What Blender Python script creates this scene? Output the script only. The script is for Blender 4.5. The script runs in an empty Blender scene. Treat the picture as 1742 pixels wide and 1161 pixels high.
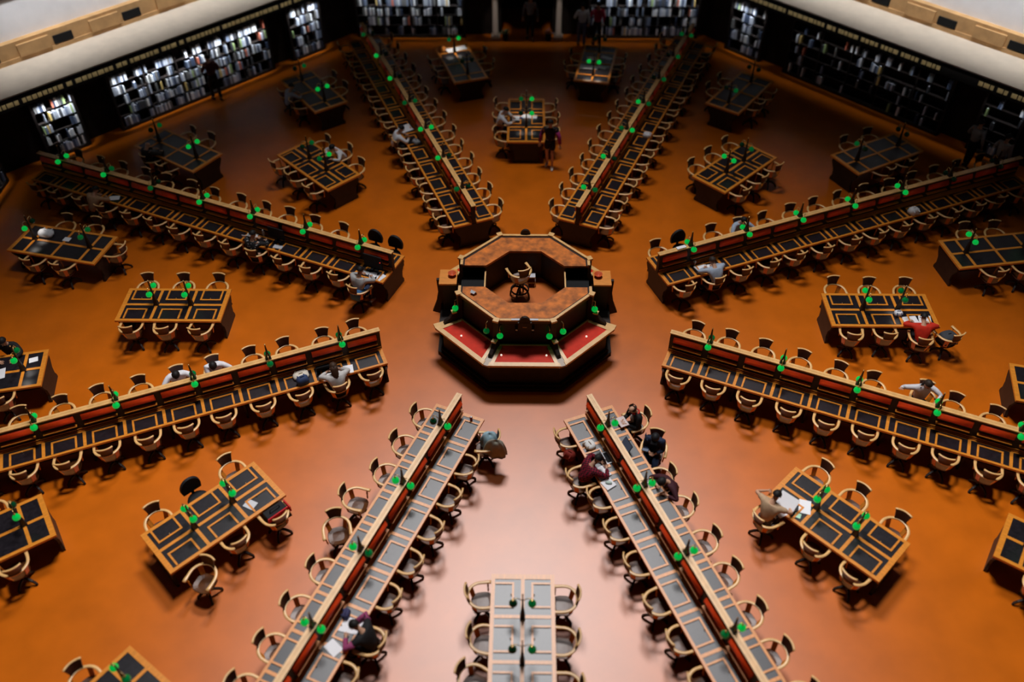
import bpy, math, random
from mathutils import Vector, Matrix, Euler
random.seed(11)
PI = math.pi
sc = bpy.context.scene
COL = sc.collection
sin, cos = math.sin, math.cos
R_ = math.radians

# ------------------------------------------------------------------ materials
def mat(name, base, rough=0.5, spec=0.5, metal=0.0, emit=None, estr=0.0, var=0.0, vscale=8.0, grain=None, coat=0.0):
    m = bpy.data.materials.new(name); m.use_nodes = True
    nt = m.node_tree; b = nt.nodes['Principled BSDF']
    b.inputs['Base Color'].default_value = (*base, 1)
    b.inputs['Roughness'].default_value = rough
    b.inputs['Specular IOR Level'].default_value = spec
    b.inputs['Metallic'].default_value = metal
    b.inputs['Coat Weight'].default_value = coat
    b.inputs['Coat Roughness'].default_value = 0.35
    if emit:
        b.inputs['Emission Color'].default_value = (*emit, 1)
        b.inputs['Emission Strength'].default_value = estr
    if var > 0:
        tc = nt.nodes.new('ShaderNodeTexCoord')
        mp = nt.nodes.new('ShaderNodeMapping')
        if grain: mp.inputs['Scale'].default_value = grain
        nz = nt.nodes.new('ShaderNodeTexNoise'); nz.inputs['Scale'].default_value = vscale
        nz.inputs['Detail'].default_value = 6
        rp = nt.nodes.new('ShaderNodeValToRGB')
        lo = tuple(max(0, c * (1 - var)) for c in base); hi = tuple(min(1, c * (1 + var)) for c in base)
        rp.color_ramp.elements[0].position = 0.3; rp.color_ramp.elements[1].position = 0.7
        rp.color_ramp.elements[0].color = (*lo, 1); rp.color_ramp.elements[1].color = (*hi, 1)
        nt.links.new(tc.outputs['Object'], mp.inputs['Vector'])
        nt.links.new(mp.outputs['Vector'], nz.inputs['Vector'])
        nt.links.new(nz.outputs['Fac'], rp.inputs['Fac'])
        nt.links.new(rp.outputs['Color'], b.inputs['Base Color'])
    return m

def sheen(name, base, alpha, ior, var=0.0, vscale=5.0, grain=None):
    # matte body under a thin wax layer (Beckmann gloss)
    m = mat(name, base, 1.0, 0.0, var=var, vscale=vscale, grain=grain)
    nt = m.node_tree; b = nt.nodes['Principled BSDF']; out = [n for n in nt.nodes if n.type == 'OUTPUT_MATERIAL'][0]
    g = nt.nodes.new('ShaderNodeBsdfGlossy'); g.distribution = 'BECKMANN'; g.inputs['Roughness'].default_value = math.sqrt(alpha); g.inputs['Color'].default_value = (1, 1, 1, 1)
    f0 = ((ior - 1) / (ior + 1)) ** 2
    mx = nt.nodes.new('ShaderNodeMixShader')
    mx.inputs[0].default_value = f0; nt.links.new(b.outputs[0], mx.inputs[1]); nt.links.new(g.outputs[0], mx.inputs[2]); nt.links.new(mx.outputs[0], out.inputs['Surface'])
    return m
M = {}
M['floor'] = sheen('carpet_rust', (0.60, 0.135, 0.006), 0.155, 1.74, var=0.10, vscale=1.3)
M['oak'] = sheen('oak_rail', (0.74, 0.255, 0.028), 0.165, 1.7, var=0.15, vscale=6, grain=(1, 6, 6))
M['oakpale'] = sheen('pale_oak', (0.80, 0.46, 0.17), 0.165, 1.75, var=0.12, vscale=6)
M['seat'] = sheen('brown_seat', (0.10, 0.034, 0.010), 0.15, 1.5, var=0.15, vscale=7)
M['leather'] = sheen('charcoal_leather', (0.016, 0.013, 0.016), 0.16, 1.72, var=0.3, vscale=14)
M['dark'] = mat('dark_mahogany', (0.022, 0.012, 0.008), 0.5, 0.3, var=0.35, vscale=5)
M['mahog'] = mat('red_mahogany', (0.055, 0.016, 0.009), 0.45, 0.4, var=0.3, vscale=6)
M['redwood'] = mat('red_bolster', (0.86, 0.062, 0.006), 0.5, 0.4, var=0.15, vscale=6)
M['redleather'] = mat('red_leather', (0.70, 0.025, 0.004), 0.6, 0.25, var=0.08, vscale=9)
M['counter'] = mat('worn_counter_wood', (0.55, 0.145, 0.014), 0.5, 0.4, var=0.5, vscale=5.5)
M['bronze'] = mat('dark_bronze', (0.03, 0.018, 0.012), 0.4, 0.5, 0.4)
M['brass'] = mat('brass', (0.75, 0.5, 0.2), 0.3, 0.5, 0.9)
M['green'] = mat('green_glass_lit', (0.0, 0.30, 0.05), 0.25, 0.5, emit=(0.0, 0.72, 0.09), estr=0.42)
M['greendim'] = mat('green_glass_dim', (0.0, 0.14, 0.035), 0.25, 0.5, emit=(0.0, 0.5, 0.09), estr=0.09)
M['greendark'] = mat('green_glass_off', (0.0, 0.055, 0.018), 0.25, 0.5)
M['glow_white'] = mat('glowing_white', (0.9, 0.88, 0.8), 0.3, 0.5, emit=(1, 0.9, 0.75), estr=0.7)
M['cream'] = mat('cream_stone', (0.60, 0.50, 0.40), 0.75, 0.3, var=0.06, vscale=3)
M['plaster'] = mat('white_plaster', (0.86, 0.83, 0.84), 0.8, 0.3, var=0.04, vscale=2)
M['tan'] = mat('tan_stone', (0.52, 0.30, 0.13), 0.75, 0.3, var=0.15, vscale=3)
M['black'] = mat('black_gap', (0.008, 0.008, 0.009), 0.7, 0.2)
M['gilt'] = mat('gilt_letters', (0.62, 0.50, 0.26), 0.5, 0.5, var=0.2, vscale=9)
M['wallwood'] = mat('dark_wall_panelling', (0.018, 0.012, 0.010), 0.6, 0.25, var=0.3, vscale=3)
M['column'] = mat('column_paint', (0.62, 0.52, 0.44), 0.6, 0.3)
M['white'] = mat('white_paper', (0.86, 0.85, 0.88), 0.7, 0.3)
M['silver'] = mat('silver_plate', (0.62, 0.62, 0.65), 0.4, 0.5, 0.2)
M['skin'] = mat('skin', (0.60, 0.33, 0.21), 0.5, 0.4)
M['lips'] = mat('lips', (0.40, 0.12, 0.10), 0.5, 0.4)
M['eye'] = mat('dark_eye', (0.02, 0.02, 0.02), 0.3, 0.5)
M['screen'] = mat('blue_grey_screen', (0.10, 0.13, 0.20), 0.3, 0.5)
M['redlight'] = mat('red_standby_light', (0.8, 0.03, 0.02), 0.4, 0.5, emit=(1, 0.05, 0.03), estr=1.2)
_cc = {}
def pattern(name, c1, c2, scale, kind='checker'):
    m = mat(name, c1, 0.8, 0.2); nt = m.node_tree; b = nt.nodes['Principled BSDF']
    tc = nt.nodes.new('ShaderNodeTexCoord')
    if kind == 'checker':
        t = nt.nodes.new('ShaderNodeTexChecker'); t.inputs['Color1'].default_value = (*c1, 1); t.inputs['Color2'].default_value = (*c2, 1); t.inputs['Scale'].default_value = scale
        nt.links.new(tc.outputs['Object'], t.inputs['Vector']); nt.links.new(t.outputs['Color'], b.inputs['Base Color'])
    else:
        t = nt.nodes.new('ShaderNodeTexVoronoi'); t.inputs['Scale'].default_value = scale
        rp = nt.nodes.new('ShaderNodeValToRGB'); rp.color_ramp.interpolation = 'CONSTANT'
        rp.color_ramp.elements[0].color = (*c2, 1); rp.color_ramp.elements[1].color = (*c1, 1); rp.color_ramp.elements[1].position = .22
        nt.links.new(tc.outputs['Object'], t.inputs['Vector']); nt.links.new(t.outputs['Distance'], rp.inputs['Fac']); nt.links.new(rp.outputs['Color'], b.inputs['Base Color'])
    return m
def cloth(rgb, rough=0.75):
    if isinstance(rgb, bpy.types.Material): return rgb
    k = tuple(rgb)
    if k not in _cc: _cc[k] = mat('cloth_%d' % len(_cc), rgb, rough, 0.25, var=0.12, vscale=9)
    return _cc[k]

# ------------------------------------------------------------------ mesh builder
class MB:
    def __init__(s): s.v = []; s.f = []; s.sm = []; s.mi = []
    def add(s, vs, fs, smooth=False, T=None, mi=0):
        o = len(s.v)
        for p in vs:
            p = Vector(p)
            s.v.append(tuple(T @ p) if T is not None else tuple(p))
        for f in fs: s.f.append(tuple(i + o for i in f)); s.sm.append(smooth); s.mi.append(mi)
        return s
    def box(s, x0, x1, y0, y1, z0, z1, T=None, mi=0, tx=0, ty=0):
        # tx, ty: how far the top is drawn in on each side (a flare)
        v = [(x0, y0, z0), (x1, y0, z0), (x1, y1, z0), (x0, y1, z0), (x0 + tx, y0 + ty, z1), (x1 - tx, y0 + ty, z1), (x1 - tx, y1 - ty, z1), (x0 + tx, y1 - ty, z1)]
        return s.add(v, [(0, 3, 2, 1), (4, 5, 6, 7), (0, 1, 5, 4), (1, 2, 6, 5), (2, 3, 7, 6), (3, 0, 4, 7)], False, T, mi)
    def prism(s, poly, z0, z1, T=None, mi=0, smooth=False):
        n = len(poly)
        v = [(x, y, z0) for x, y in poly] + [(x, y, z1) for x, y in poly]
        s.add(v, [tuple(range(n - 1, -1, -1)), tuple(range(n, 2 * n))], False, T, mi)
        s.f += [tuple(i + len(s.v) - 2 * n for i in (k, (k + 1) % n, n + (k + 1) % n, n + k)) for k in range(n)]
        s.sm += [smooth] * n; s.mi += [mi] * n
        return s
    def lathe(s, prof, n=12, T=None, mi=0, smooth=True, cap=True):
        v = []; f = []
        for r, z in prof:
            for k in range(n):
                a = 2 * PI * k / n; v.append((r * cos(a), r * sin(a), z))
        for i in range(len(prof) - 1):
            for k in range(n):
                f.append((i * n + k, i * n + (k + 1) % n, (i + 1) * n + (k + 1) % n, (i + 1) * n + k))
        s.add(v, f, smooth, T, mi)
        if cap:
            o = len(s.v) - len(v)
            s.f.append(tuple(o + k for k in range(n - 1, -1, -1))); s.sm.append(False); s.mi.append(mi)
            q = o + (len(prof) - 1) * n
            s.f.append(tuple(q + k for k in range(n))); s.sm.append(False); s.mi.append(mi)
        return s
    def sweep(s, pts, sec, up=(0, 0, 1), T=None, mi=0, smooth=True, scale=None):
        # sec: 2-D outline (side, up) swept along pts
        n = len(sec); v = []; f = []
        pts = [Vector(p) for p in pts]; up = Vector(up)
        for i, p in enumerate(pts):
            t = (pts[min(i + 1, len(pts) - 1)] - pts[max(i - 1, 0)]).normalized()
            sd = t.cross(up)
            if sd.length < 1e-4: sd = t.cross(Vector((1, 0, 0)))
            sd.normalize(); u = sd.cross(t)
            k = scale[i] if scale else 1.0
            for a, b in sec: v.append(tuple(p + sd * a * k + u * b * k))
        m = len(pts)
        for i in range(m - 1):
            for k in range(n): f.append((i * n + k, i * n + (k + 1) % n, (i + 1) * n + (k + 1) % n, (i + 1) * n + k))
        f.append(tuple(range(n - 1, -1, -1))); f.append(tuple((m - 1) * n + k for k in range(n)))
        return s.add(v, f, smooth, T, mi)
    def tube(s, pts, r, n=6, T=None, mi=0, scale=None):
        return s.sweep(pts, [(r * cos(2 * PI * k / n), r * sin(2 * PI * k / n)) for k in range(n)], T=T, mi=mi, scale=scale)
    def ball(s, c, r, n=10, m=6, T=None, mi=0, sx=1, sy=1, sz=1):
        prof = [(max(1e-4, r * sin(PI * i / m)), -r * cos(PI * i / m)) for i in range(m + 1)]
        X = Matrix.Translation(c) @ Matrix.Diagonal((sx, sy, sz, 1))
        return s.lathe(prof, n, (T @ X) if T is not None else X, mi, True, False)
    def mesh(s, name):
        me = bpy.data.meshes.new(name); me.from_pydata(s.v, [], s.f)
        me.polygons.foreach_set('use_smooth', s.sm); me.polygons.foreach_set('material_index', s.mi); me.update()
        return me
def joined(*mbs):
    r = MB()
    for m in mbs: r.add(m.v, m.f); r.sm[-len(m.f):] = m.sm; r.mi[-len(m.f):] = m.mi
    return r
def link(name, data, parent=None, loc=None, rz=None):
    o = bpy.data.objects.new(name, data); COL.objects.link(o)
    if parent is not None: o.parent = parent
    if loc is not None: o.location = loc
    if rz is not None: o.rotation_euler = (0, 0, rz)
    return o
def part(name, mb, m, parent, label=None, loc=None, rz=None):
    me = mb.mesh(name)
    for x in (m if isinstance(m, (list, tuple)) else [m]): me.materials.append(x)
    o = link(name, me, parent, loc, rz)
    if label: o['label'] = label
    return o
def tag(o, label, cat, group=None, kind=None):
    o['label'] = label; o['category'] = cat
    if group: o['group'] = group
    if kind: o['kind'] = kind
    return o
def thing(name, label, cat, loc, rz=0.0, group=None):
    return tag(link(name, None, None, loc, rz), label, cat, group)
def struct(name, mb, m, label=None):
    o = part(name, mb, m, None); o['kind'] = 'structure'
    if label: o['label'] = label
    return o
def dup(root, loc, rz, label=None, group=None):
    def cp(o, par):
        c = o.copy(); COL.objects.link(c)
        if par is not None: c.parent = par
        for ch in KIDS.get(o.name, ()): cp(ch, c)
        return c
    c = cp(root, None); c.location = loc; c.rotation_euler = (0, 0, rz)
    if label: c['label'] = label
    if group: c['group'] = group
    return c
KIDS = {}
def learn(o):
    KIDS[o.name] = [c for c in bpy.data.objects if c.parent is o]
    for c in KIDS[o.name]: learn(c)

# ------------------------------------------------------------------ camera (a reader on the gallery looking down)
CP = Vector((-0.008, -16.600, 16.140)); FPX = 1527.863
yaw, pit, rol = R_(1.108), R_(-44.954), R_(-0.329)
F = Vector((-sin(yaw) * cos(pit), cos(yaw) * cos(pit), sin(pit)))
RT = Vector((cos(yaw), sin(yaw), 0)); UP = RT.cross(F)
CR = RT * cos(rol) + UP * sin(rol); CU = -RT * sin(rol) + UP * cos(rol)
cam = bpy.data.cameras.new('camera'); co = bpy.data.objects.new('camera', cam); COL.objects.link(co)
mw = Matrix((CR, CU, -F)).transposed().to_4x4(); mw.translation = CP
co.matrix_world = mw
cam.sensor_width = 36; cam.lens = FPX / 1742 * 36; cam.clip_end = 200
cam.dof.use_dof = True; cam.dof.focus_distance = 21.6; cam.dof.aperture_fstop = 0.185
sc.camera = co
def px(x, y, z):
    v = Vector((x, y, z)) - CP; d = v.dot(F)
    return 871 + FPX * v.dot(CR) / d, 580.5 - FPX * v.dot(CU) / d, d
def seen(x, y, z, m=45):
    a, b, d = px(x, y, z)
    return -m < a < 1742 + m and -m < b < 1161 + m

# ------------------------------------------------------------------ the room
def octo(ap, off=22.5):
    r = ap / cos(R_(22.5)); return [(r * cos(R_(off + 45 * k)), r * sin(R_(off + 45 * k))) for k in range(8)]
AP = 16.05                                   # front plane of the bookcases
struct('floor', MB().prism(octo(19.5), -0.2, 0.0), M['floor'])
SIDES = {0: 'east', 45: 'northeast', 90: 'north', 135: 'northwest', 180: 'west'}
def wframe(ang):                             # local x along the wall (ccw), y outwards, z up; origin at the wall's foot
    a = R_(ang)
    return Matrix(((-sin(a), cos(a), 0, AP * cos(a)), (cos(a), sin(a), 0, AP * sin(a)), (0, 0, 1, 0), (0, 0, 0, 1)))
def half(d): return (AP + d) * math.tan(R_(22.5))
def wedge(mb, d0, d1, z0, z1, T, t0=None, t1=None, z1b=None):   # a mitred slab between depths d0 and d1
    a0, a1 = half(d0), half(d1)
    v = [(-a0, d0), (a0, d0), (a1, d1), (-a1, d1)]
    if t0 is not None: v = [(t0, d0), (t1, d0), (t1, d1), (t0, d1)]
    zb = z1 if z1b is None else z1b
    p = [(x, y, z0) for x, y in v] + [(v[0][0], v[0][1], z1), (v[1][0], v[1][1], z1), (v[2][0], v[2][1], zb), (v[3][0], v[3][1], zb)]
    mb.add(p, [(0, 1, 2, 3), (7, 6, 5, 4), (4, 5, 1, 0), (5, 6, 2, 1), (6, 7, 3, 2), (7, 4, 0, 3)], False, T)
for ang, nm in SIDES.items():
    T = wframe(ang)
    w = MB()
    if ang == 90:
        wedge(w, 0.32, 0.52, 0, 2.3, T, -half(.32), -1.05); wedge(w, 0.32, 0.52, 0, 2.3, T, 1.05, half(.32))
    else:
        wedge(w, 0.32, 0.52, 0, 2.3, T)
    struct('wall_' + nm, w, M['wallwood'])
    c = MB()                                  # entablature over the bookcases: dark frieze and drip edge
    wedge(c, -0.02, 0.52, 2.02, 2.36, T); wedge(c, -0.16, 0.3, 2.36, 2.46, T)
    struct('cornice_' + nm, c, M['black'])
    l = MB(); wedge(l, -0.13, 1.75, 2.462, 2.50, T, z1b=2.56)
    struct('ledge_' + nm, l, M['cream'])
    s2 = MB(); wedge(s2, 1.62, 1.85, 2.50, 2.70, T); wedge(s2, 1.66, 2.2, 2.70, 3.18, T)
    struct('parapet_wall_' + nm, s2, M['tan'])
    up = MB(); wedge(up, 1.88, 2.1, 3.18, 4.4, T)
    struct('upper_wall_' + nm, up, M['plaster'])
    hd = MB(); wedge(hd, 1.82, 2.1, 4.4, 5.0, T)
    struct('upper_cornice_' + nm, hd, M['black'])
    # openings and piers of the parapet
    n = 0; t = -half(1.62) + 0.8
    while t < half(1.62) - 1.2:
        g = MB(); g.box(t, t + 0.62, 1.612, 1.70, 2.73, 2.98, T)
        cx = T @ Vector((t + .3, 1.6, 2.8))
        if seen(*cx, 80):
            o = part('vent_grille', g, M['black'], None)
            tag(o, 'dark slot in the tan parapet above the %s bookcases' % nm, 'vent', 'dark slots along the parapet', 'structure')
            pr = MB(); pr.box(t + 0.75, t + 1.75, 1.58, 1.66, 2.70, 3.08, T)
            struct('trim_%d' % n, pr, M['tan']); n += 1
        t += 2.35
    # raised gilt lettering on the frieze, too blurred in the photo to read: rows of small blocks
    g = MB(); t = -half(-.02) + 0.25; k = 0
    rnd = random.Random(ang)
    while t < half(-.02) - 0.25:
        wdt = rnd.uniform(.09, .2)
        if not (ang == 45 and -3.75 < t < -2.45): g.box(t, t + wdt, -0.035, -0.02, 2.12, 2.26, T)
        t += wdt + (0.035 if rnd.random() < .8 else .12)
    if ang != 180 and ang != 0:
        o = part('frieze_gilding', g, M['gilt'], None)
        tag(o, 'strip of gilded raised blocks along the %s frieze' % {90: 'far', 45: 'right', 135: 'left'}[ang], 'frieze', None, 'structure')
# doorway in the far wall
T = wframe(90)
d = MB()
d.box(-1.05, 1.05, 2.6, 2.7, 0, 2.3, T); d.box(-1.05, -0.98, .32, 2.6, 0, 2.3, T); d.box(.98, 1.05, .32, 2.6, 0, 2.3, T)
struct('passage_wall', d, M['wallwood'])
for s in (-1, 1):
    c = MB()
    c.box(s * 1.2 - .17, s * 1.2 + .17, -.17, .17, 0, .12, T); 
    c.lathe([(.125, .12), (.14, .15), (.115, .2), (.105, 2.0), (.14, 2.06), (.14, 2.1)], 16, T @ Matrix.Translation((s * 1.2, 0, 0)))
    o = part('column', c, M['column'], None)
    tag(o, 'pale round column on the %s of the far doorway' % ('right' if s < 0 else 'left'), 'column', 'columns of the far doorway')
    o['kind'] = 'thing'

# ------------------------------------------------------------------ bookcases and books
BOOKC = [(0.38, 0.39, 0.44), (0.72, 0.72, 0.75), (0.19, 0.22, 0.30), (0.88, 0.85, 0.82), (0.05, 0.065, 0.11), (0.16, 0.15, 0.14),
         (0.62, 0.17, 0.10), (0.70, 0.48, 0.16), (0.06, 0.06, 0.065), (0.50, 0.53, 0.62), (0.85, 0.83, 0.84), (0.34, 0.44, 0.18)]
BMATS = [mat('book_cloth_%d' % i, c, 0.6, 0.3) for i, c in enumerate(BOOKC)]
NSH = 5; SH0 = 0.12; SHD = 0.375
CASES = [(135, -3.05, 2.85, "left wall's wide bookcase"), (135, 4.05, 5.35, "left wall's nearer narrow bookcase"), (135, -5.3, -3.95, "left wall's farther narrow bookcase"),
         (90, 2.4, 6.45, 'far wall bookcase left of the door'), (90, -6.45, -2.35, 'far wall bookcase right of the door'),
         (45, -2.95, 2.95, "right wall's wide bookcase"), (45, 4.05, 5.5, "right wall's farther narrow bookcase"), (45, -5.3, -4.0, "right wall's nearer narrow bookcase"),
         (180, -6.4, -4.4, 'bookcase at the left edge of the photo')]
cand = []
for ci, (ang, t0, t1, nm) in enumerate(CASES):
    T = wframe(ang)
    mid = T @ Vector(((t0 + t1) / 2, 0, 0))
    # local frame of the case: x along the wall, y outwards
    rz = R_(ang) - PI / 2
    root = thing('bookcase', 'dark built-in %s' % nm, 'bookcase', mid, rz, 'bookcases round the room')
    h = (t1 - t0) / 2
    for s in (-1, 1):
        part('side_panel', MB().box(s * h - .04, s * h + .04, 0.0, .30, 0, 2.02), M['wallwood'], root)
    part('back_panel', MB().box(-h, h, .29, .315, 0, 2.02), M['wallwood'], root)
    part('plinth', MB().box(-h, h, .0, .28, 0, .10), M['wallwood'], root)
    for k in range(NSH + 1):
        part('shelf', MB().box(-h + .04, h - .04, 0.035, .285, SH0 - .025 + k * SHD, SH0 + k * SHD), M['wallwood'], root)
    nb = max(1, round((t1 - t0) / 1.15))
    for k in range(1, nb):
        x = -h + k * 2 * h / nb
        for q in range(NSH):
            part('upright', MB().box(x - .018, x + .018, 0.035, .28, SH0 + q * SHD + .0005, SH0 + (q + 1) * SHD - .0255), M['wallwood'], root)
    rnd = random.Random(100 + ci)
    fill = 0.82
    if ang == 45 and ci != 6: fill = 0.42
    for k in range(NSH):
        t = t0 + .06
        while t < t1 - .12:
            if rnd.random() > fill: t += rnd.uniform(.08, .35); continue
            w = rnd.uniform(.045, .085); hh = rnd.uniform(.23, .325); dd = rnd.uniform(.17, .23)
            hit = False
            for q in range(1, nb):
                xx = (t0 + t1) / 2 - h + q * 2 * h / nb
                if t < xx + .022 and t + w > xx - .022: t = xx + .023; hit = True
            if hit: continue
            if t + w > t1 - .05: break
            r = rnd.random()
            mi = rnd.choice([0, 0, 1, 2, 2, 3, 4, 4, 5, 5, 8, 8, 9, 10, 1]) if r < .93 else rnd.choice([6, 7, 11])
            p = T @ Vector((t + w / 2, 0.02, SH0 + k * SHD))
            cand.append(((p - CP).length, ci, k, t, w, hh, dd, mi, seen(*p, 10)))
            t += w + .004
SHN = ['lowest', 'second lowest', 'middle', 'second highest', 'top']
BN = ['grey', 'light grey', 'slate blue', 'off-white', 'navy', 'brown-grey', 'brick red', 'ochre', 'black', 'blue-grey', 'white', 'olive']
vis = sorted([c for c in cand if c[8]]); sel = vis[:300]; rest = vis[300:] + [c for c in cand if not c[8]]
bkmesh = {}
def bookmb(w, hh, dd):
    mb = MB(); e = .012
    mb.box(-w / 2, -w / 2 + .006, 0, dd, 0, hh); mb.box(w / 2 - .006, w / 2, 0, dd, 0, hh); mb.box(-w / 2 + .006, w / 2 - .006, 0, .006, 0, hh)
    mb.box(-w / 2 + .006, w / 2 - .006, .006, dd - e, .006, hh - .008, mi=1)
    return mb
for dist, ci, k, t, w, hh, dd, mi, sn in sel:
    ang, t0, t1, nm = CASES[ci]; T = wframe(ang)
    key = (math.floor(w * 100) / 100, math.floor(hh * 50) / 50, mi)
    if key not in bkmesh:
        me = bookmb(key[0], key[1], .2).mesh('book'); me.materials.append(BMATS[mi]); me.materials.append(M['white']); bkmesh[key] = me
    o = link('book', bkmesh[key], None, T @ Vector((t + w / 2, 0.012, SH0 + k * SHD + .002)), R_(ang) - PI / 2)
    tag(o, '%s book, %s shelf, %s' % (BN[mi], SHN[k], nm), 'book', 'books in the %s' % nm)
for ci, (ang, t0, t1, nm) in enumerate(CASES):
    mb = MB(); T = wframe(ang)
    for c in rest:
        if c[1] != ci: continue
        _, _, k, t, w, hh, dd, mi, sn = c
        mb.box(t, t + w, .012, .012 + dd, SH0 + k * SHD + .002, SH0 + k * SHD + hh, T, mi)
    if mb.v:
        o = part('book_row', mb, BMATS, None)
        tag(o, 'rows of mostly grey books filling the %s' % nm, 'books', 'books in the %s' % nm, 'stuff')

# ------------------------------------------------------------------ swivel armchair
def arc(r, a0, a1, n, z=0, cx=0, z1=None):
    return [(cx + r * cos(a0 + (a1 - a0) * i / n), r * sin(a0 + (a1 - a0) * i / n), z if z1 is None else z + (z1 - z) * i / n) for i in range(n + 1)]
def rect(w, h, e=.3): return [(-w / 2, -h / 2), (w / 2, -h / 2), (w / 2, h / 2), (-w / 2, h / 2)]
def chair_parts(seat_z=.45):
    P = {}
    s = MB(); poly = []
    for i in range(20):
        a = 2 * PI * i / 20; q = 1 / max(abs(cos(a)) ** 3.2 + abs(sin(a)) ** 3.2, 1e-6) ** (1 / 3.2)
        poly.append((.215 * q * cos(a) + .01, .215 * q * sin(a)))
    n = 20
    v = [(x * .93, y * .93, seat_z - .04) for x, y in poly] + [(x, y, seat_z - .012) for x, y in poly] + [(x * .95, y * .95, seat_z) for x, y in poly] + [(x * .55 + .01, y * .55, seat_z - .014) for x, y in poly] + [(.01, 0, seat_z - .010)]
    f = [tuple(range(n - 1, -1, -1))]
    for r in range(3):
        f += [(r * n + k, r * n + (k + 1) % n, (r + 1) * n + (k + 1) % n, (r + 1) * n + k) for k in range(n)]
    f += [(3 * n + k, 3 * n + (k + 1) % n, 4 * n) for k in range(n)]
    P['seat'] = [s.add(v, f, False)]
    z = seat_z + .235
    path = [(.225, -.262, z), (.17, -.268, z), (.08, -.27, z + .002)] + [(.27 * cos(a), .27 * sin(a), z + .012 * (1 + cos(a - PI))) for a in [PI * 1.5 - PI * i / 12 for i in range(13)]] + [(.08, .27, z + .002), (.17, .268, z), (.225, .262, z)]
    w = [1.25, 1.2, 1.05] + [1] * 13 + [1.05, 1.2, 1.25]
    P['arm_rail'] = [MB().sweep(path, [(-.026, -.013), (.026, -.013), (.03, .004), (.02, .015), (-.02, .015), (-.03, .004)], scale=w)]
    b = MB()                                  # curved back slab above the rail
    N = 8; vv = []
    for j, (zz, rr, hw) in enumerate([(z + .01, .255, .44), (z + .1, .262, .47), (z + .2, .285, .52), (z + .262, .305, .55)]):
        for i in range(N + 1):
            a = PI - hw + 2 * hw * i / N
            vv.append((rr * cos(a), rr * sin(a), zz)); vv.append(((rr + .026) * cos(a), (rr + .026) * sin(a), zz))
    m = 2 * (N + 1); ff = []
    for j in range(3):
        for i in range(N):
            a0 = j * m + 2 * i
            ff += [(a0, a0 + 2, a0 + m + 2, a0 + m), (a0 + 1, a0 + m + 1, a0 + m + 3, a0 + 3)]
        ff += [(j * m, j * m + m, j * m + m + 1, j * m + 1), (j * m + m - 2, j * m + m - 1, j * m + 2 * m - 1, j * m + 2 * m - 2)]
    for i in range(N):
        ff += [(2 * i, 2 * i + 1, 2 * i + 3, 2 * i + 2), (3 * m + 2 * i, 3 * m + 2 * i + 2, 3 * m + 2 * i + 3, 3 * m + 2 * i + 1)]
    b.add(vv, ff, False)
    P['backrest'] = [b]
    P['lit_top_edge'] = [MB().sweep([(.319 * cos(a), .319 * sin(a), z + .268) for a in [PI - .57 + 1.14 * i / 8 for i in range(9)]], rect(.036, .02))]  # top edge of the back in paler wood, for the light it catches
    sp = []
    for a in (1.62, -1.62):
        x, y = .15, (.262 if a > 0 else -.262)
        sp.append(MB().lathe([(.013, 0), (.019, .05), (.012, .1), (.02, .15), (.013, z - seat_z)], 8, Matrix.Translation((x, y * .86, seat_z - .02)) @ Matrix.Rotation(-.14 if y > 0 else .14, 4, 'X')))
    for a in (2.35, -2.35):
        T = Matrix.Rotation(a, 4, 'Z')
        sp.append(MB().add([(.195, -.045, seat_z - .01), (.215, -.045, seat_z - .01), (.215, .045, seat_z - .01), (.195, .045, seat_z - .01), (.262, -.05, z), (.282, -.05, z), (.282, .05, z), (.262, .05, z)],
                           [(0, 3, 2, 1), (4, 5, 6, 7), (0, 1, 5, 4), (1, 2, 6, 5), (2, 3, 7, 6), (3, 0, 4, 7)], False, T))
    P['arm_support'] = sp
    P['pedestal'] = [MB().lathe([(.035, .10), (.045, .16), (.028, .2), (.028, seat_z - .1), (.06, seat_z - .07), (.1, seat_z - .045)], 10)]
    P['leg'] = []
    for k in range(4):
        a = PI / 4 + k * PI / 2
        T = Matrix.Rotation(a, 4, 'Z')
        l = MB().sweep([(.02, 0, .17), (.1, 0, .165), (.17, 0, .12), (.235, 0, .055)], rect(.04, .045), T=T, smooth=False)
        l.ball((.235, 0, .028), .028, 8, 5, T)
        P['leg'].append(l)
    return P
CHM = {'seat': 'seat', 'arm_rail': 'oakpale', 'backrest': 'mahog', 'lit_top_edge': 'oakpale', 'arm_support': 'oak', 'pedestal': 'dark', 'leg': 'dark'}
CHMESH = {}
CORD = ['seat', 'arm_rail', 'backrest', 'lit_top_edge', 'arm_support', 'pedestal', 'leg']
cp = chair_parts()
for k in CORD:
    CHMESH[k] = []
    for mb in cp[k]:
        me = mb.mesh('chair_' + k); me.materials.append(M[CHM[k]]); CHMESH[k].append(me)
allm = MB(); mats = []
for k in CORD:
    mm = M[CHM[k]]
    if mm not in mats: mats.append(mm)
    for mb in cp[k]: allm.add(mb.v, mb.f, False, None, mats.index(mm)); allm.sm[-len(mb.f):] = mb.sm
CHWHOLE = allm.mesh('swivel_chair')
for mm in mats: CHWHOLE.materials.append(mm)
NCH = [0]
def chair(x, y, rz, label, group, z=0.0):
    NCH[0] += 1
    if px(x, y, .5)[2] > 25.5:
        o = link('swivel_chair', CHWHOLE, None, (x, y, z), rz); return tag(o, label, 'chair', group)
    o = thing('swivel_chair', label, 'chair', (x, y, z), rz, group)
    for k in CORD:
        for me in CHMESH[k]:
            if k == 'lit_top_edge': link(k, me, back); continue
            c = link(k, me, o)
            if k == 'backrest': back = c
    return o
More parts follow.
